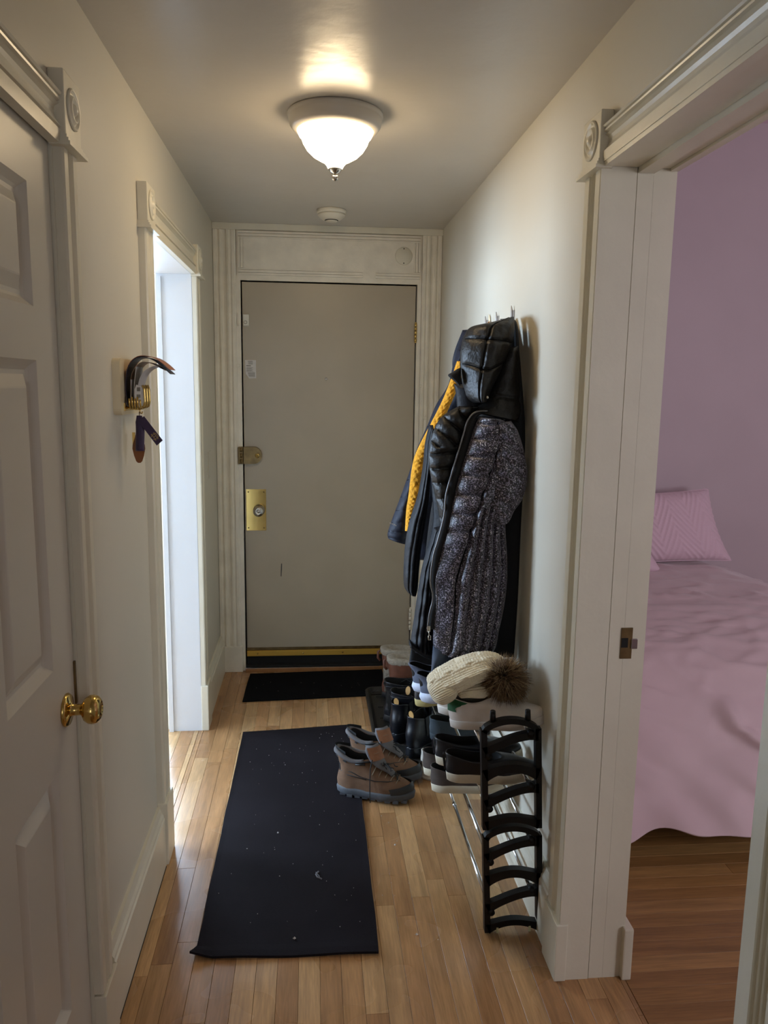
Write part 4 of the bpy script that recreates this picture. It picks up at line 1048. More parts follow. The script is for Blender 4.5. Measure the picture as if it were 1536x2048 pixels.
def fleece(label, loc, hd, mirror):
    t, top, my = shoe('fleece_boot', label, loc, hd, TB, mtb, mbs, mfc, cat='boot', group='brown fleece-cuffed boots', mirror=mirror)
    f = MB(); rg = []
    for j in range(13):
        v = j / 12; a0 = pi * (0.0 + 1.0 * v)
        rr_ = ring(-0.004 - 0.006 * sin(a0), 0.166 + 0.006 * sin(a0), 0.052 + 0.007 * sin(a0), 0.226 + 0.040 * v, 0.220 + 0.038 * v, 0)
        if v > 0.8: 
            cx = 0.085; rr_ = [Vector((cx + (p.x - cx) * (1 - (v - .8) * 1.6), p.y * (1 - (v - .8) * 1.6), p.z - (v - .8) * 0.03)) for p in rr_]
        rg.append([p + Vector((1, 1, 0.4)) * 0.0026 * noise.noise(p * 120) for p in rr_])
    rg.append([Vector((0.085 + (p.x - 0.085) * 0.62, p.y * 0.5, p.z - 0.03)) for p in rg[-1]])
    f.loft(rg, True); f.build('fleece_cuff', mfc, t)
    f = MB()
    for k in range(5):
        z = 0.10 + k * 0.026; x = 0.176
        f.tube([(x, -0.016, z), (x + 0.007, 0, z + 0.006), (x, 0.016, z + 0.012)], 0.0024, 6); f.tube([(x, 0.016, z), (x + 0.008, 0, z + 0.006), (x, -0.016, z + 0.012)], 0.0024, 6)
        for s_ in (-1, 1): f.tube([(x - 0.012, s_ * 0.030, z), (x - 0.002, s_ * 0.022, z), (x + 0.002, s_ * 0.018, z)], 0.0045, 8)
    f.build('laces', mtb, t)
    f = MB(); f.tube([(-0.003, 0, 0.245), (-0.020, 0.004, 0.235), (-0.022, 0, 0.205), (-0.008, 0, 0.190)], 0.004, 8, flat=1.6); f.build('pull_loop', mtb, t)
    return t
fleece('tall brown leather boot with beige fleece cuff, nearer of the pair', (0.372, 3.640, 0.007), -2, False)
fleece('tall brown leather boot with beige fleece cuff, farther one by entry door', (0.352, 3.768, 0.007), 2, True)
# black lace boots
mb2 = mat('black_creased_leather', lin(26, 26, 30), 0.38, bump=(28, 0.5, 0.006), bump2=(220, 0.2, 0.001)); 
LB = dict(L=0.28, W=0.050, spring=0.008, sole=[(0.0, 0.008), (0.006, 0.0), (0.028, 0.0), (0.034, 0.003)], wr=0.005, rim=0.005,
          rings=[(0.002, 0.276, 0.048, 0.032, 0.030, 1, 0), (0.0, 0.268, 0.049, 0.058, 0.056, 1, 0), (0.008, 0.215, 0.044, 0.085, 0.086, .7, 0), (0.014, 0.172, 0.043, 0.125, 0.118, .3, 0), (0.004, 0.178, 0.046, 0.165, 0.165, .0, 0), (0.002, 0.188, 0.050, 0.198, 0.186, 0, 0.008)])
def lboot(label, loc, hd, mirror):
    t, top, my = shoe('lace_up_boot', label, loc, hd, LB, mb2, mbs, M['dark'], cat='boot', group='black lace-up boots', mirror=mirror)
    f = MB()
    for k in range(6):
        z = 0.098 + k * 0.015; x = 0.176 + 0.001 * k
        f.tube([(x, -0.016, z), (x + 0.006, 0, z + 0.005), (x, 0.016, z + 0.010)], 0.0021, 6); f.tube([(x, 0.016, z), (x + 0.007, 0, z + 0.005), (x, -0.016, z + 0.010)], 0.0021, 6)
    r9 = random.Random(12 if mirror else 5)
    for k in range(4):
        p = [Vector((0.180, 0, 0.186))]
        for q in range(6): p.append(p[-1] + Vector((r9.uniform(-.022, .012), r9.uniform(-.014, .014), r9.uniform(-.012, .012))))
        f.tube(p, 0.0017, 6)
    f.build('laces', mlc, t)
    f = MB(); f.tube([(p.x, p.y, p.z) for p in ring(0.000, 0.188, 0.0500, 0.178, 0.176, 0)], 0.0022, 6); f.build('shaft_seam', mb2, t)
    return t
lboot('tall black lace-up boot, nearer of its pair on the tray', (0.350, 3.350, 0.007), 0, False)
lboot('tall black lace-up boot, farther of its pair near the brown boots', (0.335, 3.478, 0.007), 3, True)
# black ankle boots with tan pull tabs, heels towards the camera
mb3 = mat('black_smooth_leather', lin(20, 21, 26), 0.3, bump=(60, 0.15, 0.002)); mtt = mat('tan_leather_lining', lin(196, 152, 92), 0.6)
CB = dict(L=0.27, W=0.050, spring=0.008, sole=[(0.0, 0.006), (0.004, 0.0), (0.038, 0.0), (0.046, 0.002), (0.048, 0.004)], wr=0.0016, rim=0.004,
          rings=[(0.002, 0.266, 0.049, 0.046, 0.032, 1, 0), (-0.002, 0.258, 0.050, 0.075, 0.056, 1, 0), (0.000, 0.205, 0.047, 0.105, 0.084, .7, 0), (0.010, 0.165, 0.042, 0.138, 0.114, .3, 0), (0.012, 0.156, 0.040, 0.160, 0.152, .0, 0), (0.010, 0.158, 0.041, 0.178, 0.170, 0, 0.014)])
def cboot(label, loc, hd, mirror):
    t, top, my = shoe('ankle_boot', label, loc, hd, CB, mb3, mb3, M['dark'], cat='boot', group='black ankle boots with tan tabs', mirror=mirror)
    for x, sg in ((0.014, -1), (0.152, 1)):
        f = MB(); poly_ = [(0.0115 * cos(a), 0.019 * sin(a)) for a in [2 * pi * k / 20 for k in range(20)]]
        f.prism(poly_, 0.0035, lambda u, v, d: (x + sg * (0.004 + v * 0.25) - d * sg, u, 0.190 + v)); f.build('pull_tab', mtt, t, label='tan leather pull tab')
    for s_ in (-1, 1):
        f = MB(); rg = []
        for j in range(8):
            v = j / 7; z = 0.172 - v * 0.085; hw = 0.026 - 0.012 * v
            rg.append([Vector((0.085 + u * hw, s_ * (0.0425 + 0.003 * v), z)) for u in (-1, -.5, 0, .5, 1)])
        f.loft(rg, False); f.build('elastic_gusset', mlc, t)
    f = MB(); q = ring(-0.0005, 0.2705, 0.0508, 0.044, 0.034, 1); f.tube(q + q[:1], 0.0022, 6); f.build('welt', mb3, t)
    return t
cboot('black ankle boot with tan pull tabs, nearest on the tray', (0.408, 3.085, 0.008), 50, False)
cboot('black ankle boot with tan pull tab, second one, beside rug end of tray', (0.362, 3.225, 0.008), 62, True)

# ================================================================== COATS ON THE WALL HOOKS
def hook(y, z, label):
    t = thing('coat_hook', label, 'hook', (HR, y, z), group='slim clear wall hooks')
    f = MB(); f.box(HR - 0.004, HR, y - 0.011, y + 0.011, z - 0.055, z + 0.02, 0.0015); f.build('hook_plate', mhook, t)
    f = MB(); f.tube([(HR - 0.003, y, z - 0.045), (HR - 0.012, y, z - 0.050), (HR - 0.018, y, z - 0.044), (HR - 0.018, y, z - 0.030)], 0.003, 8)
    f.tube([(HR - 0.005, y, z - 0.02), (HR - 0.007, y, z + 0.012), (HR - 0.010, y, z + 0.034)], [0.005, 0.0045, 0.0018], 8); f.build('hook_prong', mhook, t)
mhook = mat('clear_acrylic', lin(176, 172, 170), 0.25)
hook(2.640, 1.800, 'slim clear wall hook nearest the bedroom doorway, above black coat')
hook(2.860, 1.800, 'slim clear wall hook in the middle of the three')
hook(3.040, 1.800, 'slim clear wall hook nearest the entry door')

def puff(mb, rows, thick, ns=40, nt=90, disp=None, back=0.25, ex=0.5, wr=0.004, ws=14, endround=True, seed=0.0):
    """closed cushion-like cloth volume. rows: (Y, pxL, pyL, pxR, pyR[, YR]) from top to bottom at real depth Y"""
    R_ = []
    for r_ in rows:
        YR = r_[5] if len(r_) > 5 else r_[0]
        a = at(r_[1], r_[2], r_[0]); c = at(r_[3], r_[4], YR)
        R_.append([a.x, a.y, a.z, min(c.x, HR - 0.006), c.y, c.z])
    rings = []
    def ev(s_, t, lift=0.0):
        v = cat_rom(R_, t); a = Vector(v[:3]); c = Vector(v[3:]); W_ = c - a; nrm = Vector((W_.y, -W_.x, 0)).normalized()
        if nrm.y > 0: nrm = -nrm
        p = a.lerp(c, s_); dome = (max(0.0, sin(pi * s_))) ** ex; d = thick * dome
        if disp: d += disp(s_, t) * min(1, dome * 1.6)
        d += wr * (noise.noise(Vector((p.x * ws, p.z * ws * 0.8, seed))) + 0.5 * noise.noise(Vector((p.x * ws * 3, p.z * ws * 2, seed + 5)))) * dome
        q = p + nrm * (d + lift); q.x = min(q.x, HR - 0.003); return q
    mb.ev = ev
    for j in range(nt + 1):
        t = j / nt; v = cat_rom(R_, t); a = Vector(v[:3]); c = Vector(v[3:])
        et = 1.0
        if endround: et = min(1.0, (min(t, 1 - t) * nt / 4.0) ** 0.5) if min(t, 1 - t) * nt < 4 else 1.0
        row = []
        W_ = (c - a); nrm = Vector((W_.y, -W_.x, 0)).normalized()
        if nrm.y > 0: nrm = -nrm
        for i in range(ns + 1):
            s_ = 0.5 - 0.5 * cos(pi * i / ns) if i not in (0, ns) else i / ns
            s_ = lerp(i / ns, s_, 0.55)
            p = a.lerp(c, s_)
            dome = (max(0.0, sin(pi * s_))) ** ex
            d = thick * dome * et
            if disp: d += disp(s_, t) * et * min(1, dome * 1.6)
            nz = noise.noise(Vector((p.x * ws, p.z * ws * 0.8, seed))) + 0.5 * noise.noise(Vector((p.x * ws * 3, p.z * ws * 2, seed + 5)))
            d += wr * nz * dome * et
            row.append(p + nrm * d)
        for i in range(ns - 1, 0, -2):
            s_ = i / ns; s_ = lerp(s_, 0.5 - 0.5 * cos(pi * s_), 0.55)
            p = a.lerp(c, s_); q = p - nrm * thick * back * sin(pi * s_) * et
            q.x = min(q.x, HR - 0.003); row.append(q)
        for q in row: q.x = min(q.x, HR - 0.003)
        rings.append(row)
    return mb.loft(rings, True, True, True, True)
def chan(u, amp):        # puffy channel profile with a stitched groove
    return amp * 1.35 * (abs(sin(pi * u)) ** 0.38 - 0.78)

mseam = mat('seam_shade_black', lin(8, 8, 9), 0.9, spec=0.1)  # near-black seam lines, darkening the quilt grooves in place of shade
def seam_shade(ev, lines, parent, r_=0.0019, n=36):
    """dark seam lines that add groove shade to the quilting: functions k -> (s, t)"""
    f = MB()
    for fn_ in lines:
        pts = [fn_(k / n) for k in range(n + 1)]
        pts = [p for p in pts if p and 0.02 <= p[0] <= 0.98 and 0.01 <= p[1] <= 0.99]
        if len(pts) > 3: f.tube([ev(s_, t, 0.0006) for s_, t in pts], r_, 5)
    return f.build('seam_shade_lines', mseam, parent, kind='stuff')
mblk = mat('black_shell_nylon', lin(20, 18, 17), 0.46, bump=(60, 0.6, 0.006), bump2=(200, 0.2, 0.002), spec=0.4)
mblu = mat('black_navy_quilt', lin(15, 17, 25), 0.58, bump=(60, 0.5, 0.005), spec=0.3)
mnavy = mat('navy_shell', lin(20, 24, 40), 0.62, bump=(50, 0.5, 0.005), spec=0.3)
mbwl = mat('black_wool', lin(18, 18, 20), 0.85, bump=(200, 0.3, 0.002))
mmus = mat('mustard_fleece', lin(222, 156, 36), 0.95, bump=(140, 0.9, 0.006), bump2=(500, 0.5, 0.002), var=(70, 0.22))
mslate = mat('slate_fabric', lin(42, 52, 70), 0.7, bump=(60, 0.2, 0.003))
mzip = mat('zip_teeth', lin(120, 118, 118), 0.35, 0.8)
# speckled printed quilt
msp = bpy.data.materials.new('speckled_print_quilt'); msp.use_nodes = True
N = msp.node_tree.nodes; L = msp.node_tree.links; bb = N['Principled BSDF']
tc = N.new('ShaderNodeTexCoord'); v1 = N.new('ShaderNodeTexVoronoi'); v1.inputs['Scale'].default_value = 150; v1.inputs['Randomness'].default_value = 1
n1 = N.new('ShaderNodeTexNoise'); n1.inputs['Scale'].default_value = 230; n1.inputs['Detail'].default_value = 2
L.new(tc.outputs['Object'], v1.inputs['Vector']); L.new(tc.outputs['Object'], n1.inputs['Vector'])
cr = N.new('ShaderNodeValToRGB'); e = cr.color_ramp.elements
e[0].position = 0.50; e[0].color = lin(24, 20, 27); e[1].position = 0.60; e[1].color = lin(140, 132, 150)
L.new(n1.outputs['Fac'], cr.inputs['Fac'])
c2 = N.new('ShaderNodeValToRGB'); e = c2.color_ramp.elements; e[0].position = 0.20; e[0].color = (1, 1, 1, 1); e[1].position = 0.34; e[1].color = (0, 0, 0, 1)
L.new(v1.outputs['Distance'], c2.inputs['Fac'])
v2 = N.new('ShaderNodeTexVoronoi'); v2.inputs['Scale'].default_value = 150; L.new(tc.outputs['Object'], v2.inputs['Vector'])
lt = N.new('ShaderNodeSeparateColor'); L.new(v2.outputs['Color'], lt.inputs[0]); gt = N.new('ShaderNodeMath'); gt.operation = 'GREATER_THAN'; gt.inputs[1].default_value = 0.72; L.new(lt.outputs[0], gt.inputs[0])
ml = N.new('ShaderNodeMath'); ml.operation = 'MULTIPLY'; L.new(gt.outputs[0], ml.inputs[0]); L.new(c2.outputs['Color'], ml.inputs[1])
mx = N.new('ShaderNodeMix'); mx.data_type = 'RGBA'; L.new(ml.outputs[0], mx.inputs['Factor']); L.new(cr.outputs['Color'], mx.inputs['A']); mx.inputs['B'].default_value = lin(225, 220, 222)
L.new(mx.outputs['Result'], bb.inputs['Base Color']); bb.inputs['Roughness'].default_value = 0.42; bb.inputs['Sheen Weight'].default_value = 0.2

# ---- black wool coat flat against the wall, behind everything
cw = thing('long_coat', 'plain black long coat hanging flat against wall behind the other coats', 'coat', (HR, 2.66, 0.66))
f = MB()
puff(f, [(2.66, 1004, 646, 1026, 636, 2.60), (2.66, 985, 680, 1034, 668, 2.55), (2.66, 950, 740, 1042, 740, 2.46), (2.66, 905, 840, 1050, 850, 2.42), (2.66, 880, 930, 1057, 940, 2.41),
         (2.66, 858, 1050, 1055, 1050, 2.42), (2.66, 845, 1180, 1048, 1180, 2.42), (2.66, 838, 1270, 1041, 1270, 2.43), (2.66, 830, 1322, 1030, 1314, 2.44)], 0.03, disp=lambda s, t: 0.008 * sin(s * 14 + 2 * t), wr=0.006)
f.build('coat_body', mbwl, cw)
# lower inner hem that peeks out at the left
f = MB(); puff(f, [(2.62, 822, 1298, 900, 1300), (2.62, 819, 1318, 900, 1325), (2.62, 818, 1330, 880, 1352)], 0.015, ns=16, nt=14); f.build('coat_hem', mbwl, cw)
# ---- slate jacket hem hanging lower
sj = thing('jacket', 'slate blue jacket whose hem hangs below the black coats', 'jacket', (0.45, 2.36, 0.58))
f = MB(); puff(f, [(2.40, 866, 1290, 950, 1290), (2.37, 864, 1315, 945, 1320), (2.355, 862, 1345, 925, 1350), (2.355, 860, 1372, 900, 1380), (2.355, 864, 1388, 885, 1392)], 0.022, ns=24, nt=30, disp=lambda s, t: 0.012 * sin(s * 9 + 5 * t), wr=0.006); f.build('jacket_hem', mslate, sj)

# ---- navy jacket with mustard fleece lining
nj = thing('fleece_lined_jacket', 'navy puffer jacket with mustard fleece lining, hanging leftmost', 'jacket', (0.50, 2.95, 1.0))
YB = 2.90
LE = [(700, 918), (725, 907), (770, 896), (810, 872), (850, 855), (900, 833), (940, 820), (985, 804), (1020, 791), (1050, 780), (1068, 775), (1078, 777)]
MLx = [(700, 924), (725, 914), (770, 899), (810, 885), (850, 863), (900, 836), (940, 825), (985, 819), (1020, 815), (1050, 813), (1072, 812), (1090, 810)]
f = MB(); rows = [(YB, l[1], l[0], m_[1] + 5, m_[0]) for l, m_ in zip(LE, MLx)]
puff(f, rows, 0.045, ns=26, nt=120, disp=lambda s, t: chan(max(0, (t - 0.30)) * 14 + s * .3, 0.007) if t > 0.30 else 0, wr=0.003); o = f.build('sleeve', mnavy, nj); seam_shade(f.ev, [(lambda k, c=c: (k, 0.30 + (c - 0.3 * k) / 14)) for c in range(1, 10)], o, 0.0018)
f = MB(); puff(f, [(YB - 0.03, 778, 1050, 812, 1058), (YB - 0.03, 776, 1053, 811, 1061)], 0.012, ns=8, nt=3)
f = MB(); p0 = at(779, 1047, YB - 0.056); p1 = at(793, 1053, YB - 0.066)
for k in range(7):
    a = p0.lerp(p1, k / 7.0); f.box(a.x, a.x + 0.0022, a.y - 0.0008, a.y, a.z, a.z + 0.004 + 0.002 * (k % 2))
f.build('cuff_lettering', M['paper'], nj)
MR = [(722, 922), (760, 918), (800, 902), (840, 884), (880, 868), (910, 857), (940, 847), (990, 839), (1015, 829), (1040, 821), (1062, 815)]
ML2 = [(722, 916), (760, 903), (800, 887), (840, 867), (880, 846), (910, 832), (940, 825), (990, 819), (1015, 815), (1040, 813), (1062, 812)]
f = MB(); rows = [(YB - 0.055, l[1] - 2, l[0], m_[1] + 3, m_[0]) for l, m_ in zip(ML2, MR)]
puff(f, rows, 0.030, ns=22, nt=150, disp=lambda s, t: 0.0035 * sin(t * 190) * sin(s * 16) + 0.003 * sin(t * 75), wr=0.004, ws=40); f.build('fleece_lining', mmus, nj, label='mustard yellow fleece lining')
f = MB(); puff(f, [(YB + 0.02, 925, 660, 1000, 656), (YB + 0.02, 905, 720, 1000, 720), (YB + 0.02, 908, 790, 990, 790), (YB + 0.02, 880, 850, 960, 850), (YB + 0.02, 856, 950, 930, 950), (YB + 0.02, 835, 1040, 900, 1040), (YB + 0.02, 832, 1120, 900, 1120)], 0.03, wr=0.006); f.build('jacket_body', mnavy, nj)
# tan strap tab and cream tab over the far hooks
tj = thing('scarf', 'tan and cream scarf end looped over the middle hook', 'scarf', (0.60, 2.90, 1.78))
f = MB(); puff(f, [(2.98, 969, 650, 986, 642), (2.98, 965, 656, 986, 650), (2.98, 962, 664, 984, 662)], 0.02, ns=14, nt=12, wr=0.006); f.build('tan_end', mat('tan_suede', lin(164, 110, 50), 0.8, var=(60, .2)), tj)
f = MB(); puff(f, [(3.00, 984, 640, 1004, 628), (3.00, 980, 650, 1008, 642), (3.00, 980, 662, 1008, 660)], 0.018, ns=14, nt=12, wr=0.003); f.build('cream_end', mat('cream_cotton', lin(222, 206, 172), 0.8), tj)

# ---- the long hooded puffer with speckled panel
pc = thing('hooded_puffer_coat', 'long black hooded puffer coat with speckled grey quilted panel, in front of others', 'coat', (0.52, 2.45, 0.70))
# torso volume behind the panels
f = MB()
puff(f, [(2.50, 930, 830, 1020, 836, 2.42), (2.50, 880, 870, 1036, 870, 2.42), (2.52, 862, 940, 1050, 940, 2.42), (2.50, 866, 1040, 1012, 1040, 2.44), (2.50, 850, 1120, 1012, 1120, 2.44), (2.50, 838, 1200, 1006, 1200, 2.44), (2.50, 830, 1280, 990, 1280, 2.44), (2.50, 830, 1306, 975, 1306, 2.44)], 0.05, wr=0.004)
f.build('coat_back', mblu, pc)
# left sleeve with vertical quilting
f = MB()
puff(f, [(2.56, 858, 850, 866, 850), (2.56, 850, 885, 864, 885), (2.56, 845, 935, 862, 935), (2.56, 835, 990, 858, 990), (2.56, 818, 1045, 851, 1045), (2.56, 810, 1090, 843, 1090), (2.56, 807, 1140, 838, 1140), (2.56, 808, 1172, 835, 1178), (2.56, 816, 1184, 830, 1190)],
     0.045, ns=30, nt=120, disp=lambda s, t: chan(s * 3 + 0.1 * sin(t * 9), 0.008) + 0.003 * sin(t * 34), wr=0.005)
o = f.build('sleeve', mblu, pc); seam_shade(f.ev, [(lambda k, c=c: ((c - 0.1 * sin(k * 9)) / 3, k)) for c in (1, 2)], o)
# left front panel, upper: chevrons then horizontal channels
def dl(s, t):
    if t < 0.42: return chan((t * 8.5 - s * 2.0), 0.016)
    return chan(t * 8.5 - 0.04 * sin(s * 9), 0.016)
f = MB()
puff(f, [(2.44, 918, 812, 962, 812), (2.44, 885, 832, 950, 828), (2.44, 868, 858, 940, 850), (2.44, 860, 885, 930, 880), (2.44, 857, 915, 920, 910), (2.44, 860, 945, 909, 945), (2.44, 866, 975, 902, 975), (2.44, 874, 1010, 897, 1010), (2.44, 880, 1050, 890, 1050)],
     0.040, ns=44, nt=130, disp=dl, wr=0.004, ex=0.6)
o = f.build('front_panel', mblk, pc); seam_shade(f.ev, [(lambda k, c=c: (k, (c + k * 2.0) / 8.5) if (c + k * 2.0) / 8.5 < 0.42 else None) for c in (-1, 0, 1, 2, 3)] + [(lambda k, c=c: (k, (c + 0.04 * sin(k * 9)) / 8.5)) for c in (4, 5, 6, 7, 8)], o)
# left lower skirt: vertical channels
f = MB()
puff(f, [(2.46, 868, 1055, 888, 1050), (2.46, 858, 1085, 882, 1085), (2.46, 845, 1130, 872, 1130), (2.46, 836, 1180, 869, 1180), (2.46, 828, 1235, 866, 1235), (2.46, 822, 1275, 863, 1280), (2.46, 820, 1296, 866, 1312)],
     0.045, ns=44, nt=110, disp=lambda s, t: chan(s * 4, 0.011) + 0.003 * sin(t * 44 + s * 6), wr=0.004, ex=0.6)
o = f.build('lower_panel', mblu, pc); seam_shade(f.ev, [(lambda k, c=c: (c / 4, k)) for c in (1, 2, 3)], o)
# placket band between the zip and the speckled panel
ZP = [(1012, 840), (992, 826), (968, 822), (950, 826), (937, 842), (929, 868), (918, 905), (906, 945), (894, 990), (890, 1032), (878, 1080), (869, 1110), (863, 1160), (868, 1195), (861, 1228), (857, 1258)]
YF = 2.392
def zp(t, off=0.0, dy=0.0):
    v = cat_rom([list(a) for a in ZP], t); return at(v[0] + off, v[1], YF + dy)
f = MB(); rg = []
for k in range(121):
    t = k / 120; a = zp(t, -2, 0.006); c = zp(t, 15 if t > .25 else 12, 0.004); 
    if t < 0.25: c = c + Vector((0, 0, -0.022 * (1 - t / .25)))
    m_ = a.lerp(c, 0.5) + Vector((0, -0.007, 0)); rg.append([a, m_, c, c + Vector((0, 0.03, 0)), a + Vector((0, 0.03, 0))])
f.loft(rg, True, True, True); f.build('placket', mbwl, pc)
f = MB(); f.tube([zp(k / 120, -2, -0.001) for k in range(121)], 0.0028, 8); zpo = f.build('zipper', mzip, pc)
f = MB(); q = at(857, 1262, YF - 0.003); f.box(q.x - 0.005, q.x + 0.005, q.y - 0.004, q.y + 0.003, q.z - 0.002, q.z + 0.018, 0.0015)
f.tube([(q.x, q.y - 0.005, q.z + 0.004), (q.x + 0.001, q.y - 0.006, q.z - 0.012), (q.x + 0.006, q.y - 0.006, q.z - 0.014), (q.x + 0.007, q.y - 0.005, q.z - 0.028), (q.x - 0.001, q.y - 0.005, q.z - 0.028), (q.x, q.y - 0.006, q.z - 0.012)], 0.0018, 6)
f.build('zip_pull', M['steel'], zpo)
# speckled panel: body
def ds(s, t):
    seam = 0.56 - 0.30 * sstep(0.1, 0.75, t)          # curved princess seam
    g = -0.014 * math.exp(-((s - seam) / 0.020) ** 2)
    if s < seam: return g + (chan(t * 14 + 0.25 * s, 0.019) if t < 0.55 else 0.002 * sin(t * 50 + s * 20))
    if t > 0.40: return g + chan((s - seam) / (1 - seam) * 5.0 + 0.25 * sin(t * 7), 0.022) + 0.002 * sin(t * 80)
    return g + 0.005 * sin(t * 40 + s * 12)
f = MB()
puff(f, [(2.40, 960, 834, 1000, 838), (2.40, 950, 850, 1022, 852), (2.40, 937, 890, 1034, 884), (2.40, 924, 930, 1030, 930), (2.40, 912, 975, 1020, 975), (2.40, 902, 1020, 1012, 1020), (2.40, 893, 1060, 1011, 1060), (2.40, 880, 1110, 1014, 1110), (2.40, 868, 1160, 1014, 1160), (2.40, 870, 1200, 1009, 1205), (2.40, 867, 1250, 999, 1255), (2.40, 866, 1285, 985, 1305), (2.40, 868, 1297, 940, 1322)],
     0.055, ns=90, nt=220, disp=ds, wr=0.004, ex=0.55)
o = f.build('speckled_panel', msp, pc, label='speckled grey and purple quilted panel')
sm_ = lambda t: 0.56 - 0.30 * sstep(0.1, 0.75, t)
def vch(c):
    def g(k):
        t = 0.41 + 0.58 * k; sm = sm_(t); s_ = sm + (1 - sm) * (c - 0.25 * sin(t * 7)) / 5.0
        return (s_, t) if s_ > sm + 0.02 else None
    return g
def hch(c):
    def g(k):
        s_ = k * 0.60; t = (c - 0.25 * s_) / 14
        return (s_, t) if s_ < sm_(t) and t < 0.55 else None
    return g
seam_shade(f.ev, [vch(c) for c in range(0, 6)] + [hch(c) for c in range(1, 8)], o, 0.0018)
seam_shade(f.ev, [lambda k: (sm_(k), k)], o, 0.0022, 80)
# speckled right sleeve
f = MB()
puff(f, [(2.37, 990, 846, 1022, 842), (2.37, 985, 868, 1036, 864), (2.37, 984, 900, 1046, 895), (2.37, 982, 940, 1053, 930), (2.37, 976, 975, 1054, 962), (2.37, 970, 1005, 1046, 995), (2.37, 975, 1030, 1028, 1022), (2.37, 990, 1050, 1014, 1046)],
     0.038, ns=60, nt=120, disp=lambda s, t: 0.007 * sin(t * 16 + s * 5 + 1) * s + 0.005 * sin(t * 38 - s * 9), wr=0.008, ex=0.6, seed=4)
f.build('sleeve', msp, pc, label='speckled grey quilted sleeve')
# hem band
f = MB(); a0 = [(821, 1297), (845, 1312), (868, 1318), (905, 1330), (942, 1345)]; a1 = [(822, 1307), (845, 1323), (866, 1331), (902, 1344), (944, 1361)]
rg = []
for k in range(25):
    u = cat_rom([list(p) for p in a0], k / 24); v = cat_rom([list(p) for p in a1], k / 24)
    p = at(u[0], u[1] - 10, 2.405 + 0.02 * (1 - k / 24)); q = at(v[0], v[1] - 10, 2.405 + 0.02 * (1 - k / 24)); m_ = p.lerp(q, .5)
    rg.append([p, m_ + Vector((0, -0.012, 0)), q, q + Vector((0, 0.05, 0)), p + Vector((0, 0.05, 0))])
f.loft(rg, True, True, True); f.build('hem_band', mblu, pc)
# collar and neck
f = MB()
puff(f, [(2.47, 1004, 700, 1036, 690), (2.47, 990, 735, 1038, 730), (2.46, 975, 775, 1040, 770), (2.45, 962, 800, 1041, 800), (2.43, 950, 818, 1040, 828), (2.42, 955, 826, 1032, 846)], 0.050, ns=40, nt=60, disp=lambda s, t: -0.008 * math.exp(-((t - 0.50 - .1 * s) / 0.03) ** 2), wr=0.006, seed=7)
f.build('collar', mblk, pc)
f = MB()
puff(f, [(2.47, 908, 768, 968, 768), (2.47, 912, 790, 968, 790), (2.47, 914, 812, 968, 812), (2.47, 915, 816, 966, 818)], 0.035, ns=24, nt=24, wr=0.004); f.build('collar_front', mblu, pc)
# hood with vertical and cross seams
def dh(s, t):
    g = -0.011 * math.exp(-((s - 0.36 - 0.04 * sin(t * 3)) / 0.022) ** 2)
    for tv in (0.36 + 0.02 * s, 0.60 - 0.03 * cos(s * 6)): g += -0.010 * math.exp(-((t - tv) / 0.016) ** 2)
    return g + 0.004 * sin(s * 8 + t * 5)
f = MB()
puff(f, [(2.52, 1003, 640, 1022, 634), (2.50, 975, 646, 1026, 642), (2.47, 942, 654, 1028, 656), (2.46, 928, 672, 1026, 676), (2.45, 921, 700, 1018, 700), (2.45, 920, 725, 1010, 722), (2.45, 922, 750, 998, 748), (2.45, 926, 775, 984, 775), (2.45, 932, 795, 975, 795), (2.45, 944, 806, 968, 806)],
     0.085, ns=60, nt=110, disp=dh, wr=0.007, ex=0.6, ws=18, seed=2)
o = f.build('hood', mblk, pc); seam_shade(f.ev, [lambda k: (0.36 + 0.04 * sin(k * 3), k), lambda k: (k, 0.36 + 0.02 * k), lambda k: (k, 0.60 - 0.03 * cos(k * 6))], o, 0.0016)
f = MB()
puff(f, [(2.56, 1000, 638, 1024, 636), (2.53, 1008, 660, 1034, 650), (2.50, 1006, 700, 1038, 700), (2.48, 1000, 750, 1042, 750), (2.47, 995, 810, 1045, 810), (2.46, 1000, 850, 1048, 850)], 0.04, ns=26, nt=60, wr=0.006, seed=3, disp=lambda s, t: 0.006 * sin(s * 12))
f.build('hood_side', mbwl, pc)
f = MB(); puff(f, [(2.44, 914, 738, 922, 735), (2.44, 903, 745, 922, 748), (2.44, 896, 751, 922, 762), (2.44, 908, 762, 920, 770), (2.44, 914, 768, 919, 772)], 0.018, ns=14, nt=16, wr=0.002); f.build('chin_flap', mbwl, pc)
f = MB(); q = at(975, 795, 2.36); f.lathe([(0, 0), (0.005, 0), (0.004, 0.003), (0, 0.004)], (q.x, 2.362, q.z), '-y', 14); f.build('snap_button', M['steel'], pc)

